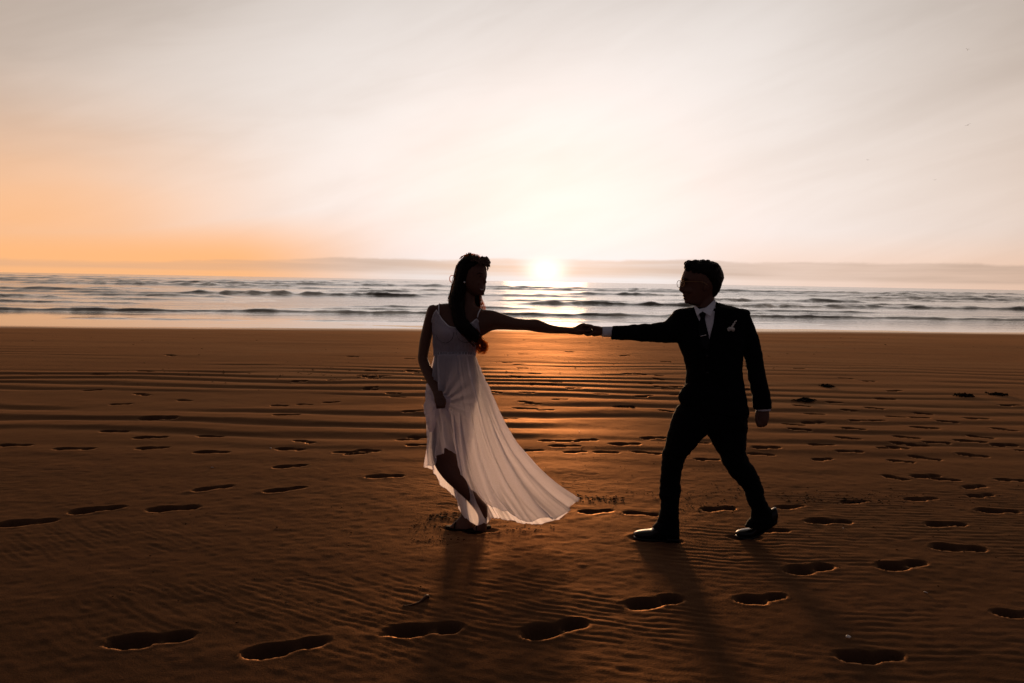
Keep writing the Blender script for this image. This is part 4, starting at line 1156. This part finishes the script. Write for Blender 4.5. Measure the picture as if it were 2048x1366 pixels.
    S.loft([(944,578,962,586,.03,.08),(944,592,962.5,592,.035,.08),(945,606,962,606,.035,.07),(948,618,960.5,620,.04,.05),(952,630,957,632,.045,.02)], 16, 3)
    S.loft([(914,600,950,604,.07,.07),(912,630,948,632,.10,.06),(918,655,946,658,.115,.05),(926,672,940,674,.12,.02)], 16, 3)
    me = S.mesh('hair', 0.0042, 2)
    wrinkle(me, 0.0035, 95, 60, 9, 31)
    hair = obj('hair', me, MAT['hair'], wom)
    rg = random.Random(22)
    S = Soup(YW)
    lock = np.array([(899,585,930,585,-.02,.15),(898,600,928,600,-.055,.105),(901.5,612,926,612,-.085,.09),(905.5,626,926.5,624,-.105,.075),(909,640,931,639,-.125,.065),(914,653,939,649,-.145,.06),(922,664,949,659,-.150,.055),(932,673,957,669,-.145,.05),(941,683,961,676,-.125,.045),(951,692,967,682,-.095,.036)], float)
    fall = np.array([(923,518,955,516,.0,.14),(914,530,950,527,.0,.165),(910,545,943,545,.006,.182),(907,560,938,560,.008,.182),(903,578,934,577,.0,.172),(898,598,928,598,-.03,.145)], float)
    for tab, cnt, lo, hi in ((lock, 120, -.10, 1.12), (fall, 90, -.03, 1.0)):
        for k in range(cnt):
            f0 = rg.uniform(lo, hi); a0 = rg.randrange(0, max(1, len(tab) - 4)); a1 = rg.randrange(a0 + 3, len(tab)) if a0 + 3 < len(tab) else len(tab) - 1
            pts = []; fr = f0
            for q in tab[a0:a1 + 1]:
                fr = fr + rg.uniform(-.05, .05); c_ = min(1, abs(2 * fr - 1))
                pts.append((q[0] + (q[2] - q[0]) * fr, q[1] + (q[3] - q[1]) * fr, q[4] - (q[5] / 2 + .002) * math.sqrt(max(0, 1 - c_ * c_)) - .001))
            if len(pts) > 1: S.tube(pts, rg.uniform(.0010, .0024), 5, 3)
    tag(obj('fine_strands', S.mesh('fine_strands'), MAT['hair'], hair), kind='stuff')
    rg = random.Random(21)
    S = Soup(YW)
    def strand(pts, r=.0011):
        S.tube(pts, [r, r, r * .8, r * .5][:len(pts)] if len(pts) <= 4 else r, 4, 3)
    for k in range(46):      # light caught in the crown of the head
        a = rg.uniform(0, 1); x = 922 + 30 * a; y = 519 - 8.5 * math.sin(math.pi * (0.15 + .7 * a)) 
        w = rg.uniform(-.05, .06)
        strand([(x - 5, y + 4, w), (x, y - rg.uniform(.5, 2.5), w), (x + 6, y - rg.uniform(.5, 3.5), w), (x + rg.uniform(9, 15), y + rg.uniform(-3.5, 4), w)], rg.uniform(.0007, .0013))
    for k in range(46):      # wisps beside the neck
        x = rg.uniform(957, 963); w = rg.uniform(.0, .06); e = rg.uniform(-2, 11)
        strand([(x, rg.uniform(585, 594), w), (x + e * .3, 602, w), (x + e * .8 + rg.uniform(-1, 1), 613, w), (x + e + rg.uniform(-2, 3), rg.uniform(619, 632), w)], rg.uniform(.0006, .0011))
    for k in range(130):      # loose wavy end of the long lock, lit through by the sun
        a = rg.uniform(0, 1); b_ = rg.uniform(0, 1); w = -.125 + rg.uniform(-.02, .03)
        x0 = 922 + 22 * a; y0 = 668 - 12 * a + rg.uniform(-2, 3)
        q = 4 + 23 * b_ ** .7
        strand([(x0, y0, w - .015), (x0 + 14, y0 + 6 + 3 * b_, w), (949 + q * .75 + rg.uniform(-2, 2), 683 + 5 * (1 - b_) + rg.uniform(-2, 2), w), (948 + q + rg.uniform(-3, 3), 693 + rg.uniform(-8, 8), w + .01), (950 + q * .7 + rg.uniform(-5, 5), 704 + rg.uniform(-9, 5), w + .012)], rg.uniform(.0007, .0017))
    for k in range(60):      # flyaway hairs down the outer edge
        y = rg.uniform(530, 600); x = np.interp(y, [530, 549, 577, 600], [914, 909.5, 903.5, 897]); w = rg.uniform(-.06, .06)
        strand([(x + 4, y - 8, w), (x - .5, y, w), (x - rg.uniform(0, 1.6), y + 9, w), (x - rg.uniform(-3, 1.5), y + 20, w)], rg.uniform(.0006, .001))
    tag(obj('loose_strands', S.mesh('loose_strands'), MAT['strand'], hair), kind='stuff')

    # --- flower crown
    cr = empty('flower_crown', at(958, 524, YW)); cr.parent = wom
    offc = Matrix.Translation(-cr.location)
    path = [(931,518,.04),(934,517,.0),(939,518.5,-.045),(946,520,-.078),(954,521.5,-.088),(962,523,-.078),(969,525,-.05),(974,527.5,-.012),(975,529,.03),(968,525,.07),(950,519,.085),(936,517,.07),(931,518,.04)]
    S = Soup(YW); S.tube(path, .0045, 6, 4); me = S.mesh('wreath_stem'); me.transform(offc); obj('wreath_stem', me, MAT['leaf'], cr)
    # one blossom of five cupped petals round a button, and one leaf, shared by all
    S = Soup(0)
    for k in range(5):
        a = k * 2 * math.pi / 5; q = np.array(Matrix.Rotation(a, 3, 'Z') @ Matrix.Rotation(-0.5, 3, 'Y'))
        c = q @ np.array([.62, 0, 0]); S.ball(c[0], c[1], c[2] , .52, .46, .13, 8, img=False, rot=q)
    S.ball(0, 0, .12, .26, .26, .2, 8, img=False)
    fm = S.mesh('flower')
    V = [(0,0,0),(.3,.24,.06),(.65,.2,.08),(1,0,.02),(.65,-.2,.08),(.3,-.24,.06),(.3,0,0),(.65,0,.0)]
    lm = bpy.data.meshes.new('leaf'); lm.from_pydata(V + [(x, y, z - .03) for x, y, z in V], [], [(0,6,1),(1,6,7,2),(2,7,3),(0,5,6),(5,4,7,6),(4,3,7),(8,9,14),(9,10,15,14),(10,11,15),(8,14,13),(13,14,15,12),(12,15,11)]); lm.update()
    P = catmull([list(at(p[0], p[1], YW + p[2])) for p in path[:-1]], 6)
    rg = random.Random(4)
    def put(name, me, mat, p, sc, tilt):
        o = obj(name, me, mat, cr)
        o.location = Vector(p) - cr.location
        o.rotation_euler = tilt; o.scale = (sc, sc, sc)
    cen = np.array(at(950, 530, YW))
    for k in range(60):
        i = rg.randrange(4, len(P)); p = P[i] + np.array([rg.uniform(-.006, .006), rg.uniform(-.006, .006), rg.uniform(-.004, .010)])
        put('leaf', lm, MAT['leaf'], p, rg.uniform(.022, .036), (rg.uniform(-1, 1), rg.uniform(-1.6, -.1), rg.uniform(0, 6.28)))
    for k, (x, y, w, s_) in enumerate(((941,518.5,-.055,.010),(946,519.5,-.08,.012),(950.5,518,-.088,.013),(956,520.5,-.092,.014),(961,521,-.084,.015),(964,518.5,-.07,.013),(967.5,523,-.065,.017),(971,520,-.04,.017),(974,525,-.03,.019),(976,528,.0,.017),(973.5,532,-.02,.013),(975,519.5,.0,.013),(974,537,-.012,.011),(970,528,-.055,.014),(960,525,-.09,.012))):
        p = at(x, y, YW + w); dn = Vector(p - cen); dn.y *= 1.2
        put('flower', fm, MAT['crown_petal'], p, s_ * 1.3, tuple(dn.to_track_quat('Z', 'Y').to_euler()))
    S = Soup(YW); S.tube([(911,553,.02),(906.5,551,.03),(901.5,551.5,.035),(899.3,556,.035),(900,562,.035),(902.5,564.5,.03),(905,561,.03),(905.5,556,.03)], [.0020, .0022, .0020, .0024, .0026, .0020, .0014, .001], 6, 4)
    me = S.mesh('ribbon_loop'); me.transform(offc); obj('ribbon_loop', me, MAT['strand'], cr)
build_woman()
# ------------------------------------------------------------------ things lying on the sand
def hz(x, y):
    return float(beach_height(np.array([[x]]), np.array([[y]]))[0, 0])

MAT['weed'] = simple_mat('dried_seaweed', (.014, .009, .006), 0.95, 0.02, var=0.4)
MAT['shell'] = simple_mat('bleached_shell', (.72, .64, .56), 0.35, 0.5, (0.4, 120, 0.002), var=0.1)
MAT['kelp'] = simple_mat('wet_kelp', (.085, .034, .016), 0.6, 0.12, var=0.3)
MAT['bird'] = simple_mat('gull_plumage', (.10, .085, .075), 0.7, 0.2)

def clump(px, py, wide, high, seed, label):
    p = gnd(px, py); z = hz(p[0], p[1])
    rg = random.Random(seed)
    root = empty('seaweed_clump', (p[0], p[1], z))
    scale = p[1] / FPX
    W_ = wide * scale; Hh = high * scale
    S = Soup(0)
    for k in range(26):
        a = rg.uniform(0, 6.28); l = W_ * rg.uniform(.15, .5); h = Hh * rg.uniform(.3, 1.0) * (1 - l / W_ * .9)
        c = np.array([rg.gauss(0, W_ * .16), rg.gauss(0, .05), 0]); d = np.array([math.cos(a), .45 * math.sin(a), 0]) * l
        S.tube([c + [0, 0, .004], c + d * .35 + [0, 0, h], c + d * .75 + [0, 0, h * .6], c + d + [0, 0, .003]], [.008, .010, .007, .003], 5, 2, img=False)
    tag(obj('tangled_stems', S.mesh('tangled_stems'), MAT['weed'], root), kind='stuff')
    V = []; F = []
    for k in range(22):       # flat ragged blades
        a = rg.uniform(0, 6.28); l = W_ * rg.uniform(.12, .35); c = np.array([rg.gauss(0, W_ * .2), rg.gauss(0, .05), rg.uniform(.0, Hh * .5)])
        d = np.array([math.cos(a), .5 * math.sin(a), rg.uniform(-.1, .35)]) * l; sd = np.array([-math.sin(a), math.cos(a), rg.uniform(-.6, .6)]) * rg.uniform(.008, .02)
        for j in range(5):
            f = j / 4; q = c + d * f + [0, 0, .01 * math.sin(f * 7 + k)]; ww = sd * (0.4 + math.sin(math.pi * (0.1 + .85 * f)))
            V += [q + ww, q - ww]
        b0 = len(V) - 10
        F += [(b0 + 2 * j, b0 + 2 * j + 1, b0 + 2 * j + 3, b0 + 2 * j + 2) for j in range(4)]
    V = [np.array([v[0], v[1], max(v[2], .002)]) for v in V]
    me = bpy.data.meshes.new('blades'); me.from_pydata([tuple(v) for v in V], [], F); me.update()
    o = tag(obj('blades', me, MAT['weed'], root), kind='stuff'); md = o.modifiers.new('thickness', 'SOLIDIFY'); md.thickness = .003
    tag(root, label, 'seaweed', 'seaweed clumps on the sand')

clump(1611, 802, 44, 5, 1, 'dark seaweed clump with a trailing left end, just behind the hanging hand')
clump(1655, 773, 24, 7, 2, 'smallest dark seaweed clump, out on the ripple field behind the man')
clump(1928, 793, 38, 6, 3, 'spreading dark seaweed clump, nearer the man of the two far clumps at right')
clump(1996, 790, 34, 6, 4, 'rounded dark seaweed clump nearest the right edge of the photo')
clump(1250, 813, 44, 8, 6, 'low pointed dark seaweed clump between the couple, below their hands')
clump(1709, 1006, 48, 9, 7, 'ragged dark seaweed clump on the debris line right of the rear shoe')

def shell(px, py, size, rz, label):
    p = gnd(px, py); z = hz(p[0], p[1])
    S = Soup(0); Rg = []
    n = 22
    for t in np.linspace(.02, 1, 8):
        ph = np.linspace(-1.25, 1.25, n)
        rad = size * t * (1 + .05 * np.cos(ph * 22))
        up = size * .42 * np.sqrt(np.maximum(0, 1 - (t - .35) ** 2 * 2.2)) * np.cos(ph * .9) * (t ** .5)
        outer = np.stack([rad * np.sin(ph), rad * np.cos(ph), up], -1)
        inner = outer[::-1] * [.94, .94, .8] - [0, 0, size * .05]
        Rg.append(np.vstack([outer, inner]))
    S.rings(Rg)
    me = S.mesh('shell')
    o = obj('shell', me, MAT['shell'])
    o.location = (p[0], p[1], z + size * .06); o.rotation_euler = (0.35, 0.1, rz)
    tag(o, label, 'shell', 'white shells on the sand')
shell(1699, 1276, .017, .4, 'small white shell just above the broad footprint at lower right')
shell(1853, 1185, .015, 1.9, 'small white shell alone on bare sand near the right edge')
shell(426, 936, .016, 2.7, 'small white shell on the dark sand left of the woman')
shell(1688, 1057, .009, 1.1, 'tiny white shell beside a footprint right of the rear shoe')
shell(541, 896, .010, .2, 'tiny white shell left of a footprint behind the woman')
shell(1159, 863, .009, .9, 'tiny white shell on the sand between the couple')
shell(1666, 920, .010, 2.2, 'tiny white shell among footprints right of the hanging hand')

def kelp_strand():
    pts = [(806,1212),(818,1211),(830,1208.5),(840,1204),(848,1199),(854,1195),(858,1196)]
    rad = [.0018, .0028, .0035, .0045, .007, .009, .005]
    P = []
    for (x, y), r in zip(pts, rad):
        q = gnd(x, y); P.append(np.array([q[0], q[1], hz(q[0], q[1]) + r * .8]))
    c = P[4].copy(); S = Soup(0)
    S.tube([p - c for p in P], rad, 10, 4, img=False)
    o = obj('kelp_bulb', S.mesh('kelp_bulb'), MAT['kelp']); o.location = c
    tag(o, 'reddish brown kelp bulb with thin tail on the sand below the woman', 'kelp')
kelp_strand()

def litter():
    """crumbs of weed and shell along the tide line: too many to count"""
    rg = np.random.default_rng(5)
    Q = []
    def band(x0, x1, yf, sd, n, s0=.003, s1=.008):
        for x in rg.uniform(x0, x1, int(n * .6)):
            Q.append((x, yf(x) + rg.normal(0, sd), rg.uniform(s0, s1)))
    band(1500, 1850, lambda x: 986 + (x - 1500) * .012, 5, 170); band(1560, 1780, lambda x: 1000, 4, 120, .003, .012)
    band(1700, 2000, lambda x: 1003, 9, 90)
    band(1150, 1250, lambda x: 998, 3.5, 130, .004, .012); band(1250, 1480, lambda x: 985 + 8 * math.sin(x * .02), 6, 110)
    band(860, 925, lambda x: 1032, 5, 120, .004, .012); band(820, 900, lambda x: 1050 + (x - 860) * .05, 9, 70)
    band(960, 1110, lambda x: 1062 - (x - 960) * .02, 5, 90); band(820, 930, lambda x: 1078, 6, 60, .003, .008)
    band(1000, 1500, lambda x: 945 + 25 * math.sin(x * .013), 18, 120); band(1100, 1420, lambda x: 900, 9, 90)
    band(560, 860, lambda x: 742, 9, 110, .004, .016); band(200, 700, lambda x: 752, 12, 120, .005, .02); band(980, 1700, lambda x: 730, 14, 120, .005, .02)
    band(0, 2048, lambda x: 690, 14, 160, .005, .022); band(300, 850, lambda x: 1030, 14, 40); band(200, 900, lambda x: 1180, 50, 45)
    band(1500, 2048, lambda x: 1080, 40, 90); band(1350, 1480, lambda x: 1012, 8, 80, .003, .01)
    base = np.array([(1,0,0),(-1,0,0),(0,1,0),(0,-1,0),(0,0,.9),(0,0,-.3)], float)
    bf = np.array([(0,2,4),(2,1,4),(1,3,4),(3,0,4),(2,0,5),(1,2,5),(3,1,5),(0,3,5)])
    V = []; F = []; n = 0
    xs = []; ys = []
    for (x, y, s) in Q:
        p = gnd(x, y); xs.append(p[0]); ys.append(p[1])
    zs = beach_height(np.array(xs)[None], np.array(ys)[None])[0]
    for (q, X, Y, Z) in zip(Q, xs, ys, zs):
        s = q[2]; a = rg.uniform(0, 6.28); st = rg.uniform(.8, 2.4); fl = rg.uniform(.15, .5)
        v = base * rg.uniform(.6, 1.3, (6, 1)) * [s * st, s * .8, s * fl]
        c_, s_ = math.cos(a), math.sin(a)
        v = np.stack([v[:, 0] * c_ - v[:, 1] * s_, v[:, 0] * s_ + v[:, 1] * c_, v[:, 2]], -1) + [X, Y, Z + s * .2]
        V.append(v); F.append(bf + n); n += 6
    me = mesh_np('seaweed_litter', np.vstack(V), tris=np.vstack(F), smooth=False)
    tag(obj('seaweed_litter', me, MAT['weed']), 'scattered dark crumbs of seaweed along the tide line', kind='stuff')
litter()

# ------------------------------------------------------------------ gulls far out over the water
def gull(px, py, dist, span, bank, flap, label):
    p = at(px, py, dist)
    root = empty('gull', tuple(p))
    S = Soup(0)
    S.tube([(-.30, 0, .0), (-.18, 0, .01), (.0, 0, .0), (.16, 0, .01), (.26, 0, .03), (.33, 0, .02)], [.01, .05, .075, .055, .04, .012], 8, 3, img=False)
    b = obj('body', S.mesh('body'), MAT['bird'], root)
    for sgn in (-1, 1):
        V = []; F = []
        for f, ch, x, zz in ((0, .20, 0, .03), (.25, .19, .03, .03 + flap * .22), (.5, .16, .05, .03 + flap * .34), (.75, .11, .0, .03 + flap * .34), (1, .02, -.10, .03 + flap * .24)):
            yy = sgn * (.04 + f * span / 2)
            V += [(x + ch / 2, yy, zz + .012), (x - ch / 2, yy, zz), (x - ch / 2, yy, zz - .008), (x + ch / 2, yy, zz - .012)]
        for i in range(4):
            for j in range(4):
                F.append((4 * i + j, 4 * i + (j + 1) % 4, 4 * i + 4 + (j + 1) % 4, 4 * i + 4 + j))
        F += [(0, 1, 2, 3), (16, 17, 18, 19)]
        me = bpy.data.meshes.new('wing'); me.from_pydata(V, [], F); me.update()
        obj('wing', me, MAT['bird'], root)
    root.rotation_euler = (bank, 0, R(70))
    tag(root, label, 'bird', 'gulls in the sky')
gull(1935, 100, 210, 0.8, 0.3, .9, 'small dark bird highest in the sky near the top right corner')
gull(1936, 250, 190, 1.2, -.45, .25, 'small slanting bird with spread wings, second highest at right')
gull(1735, 320, 290, 1.0, .2, .5, 'faint tiny bird leftmost of the birds at right')
gull(1870, 360, 280, 1.0, -.2, .5, 'faint tiny bird lowest of the birds at right')
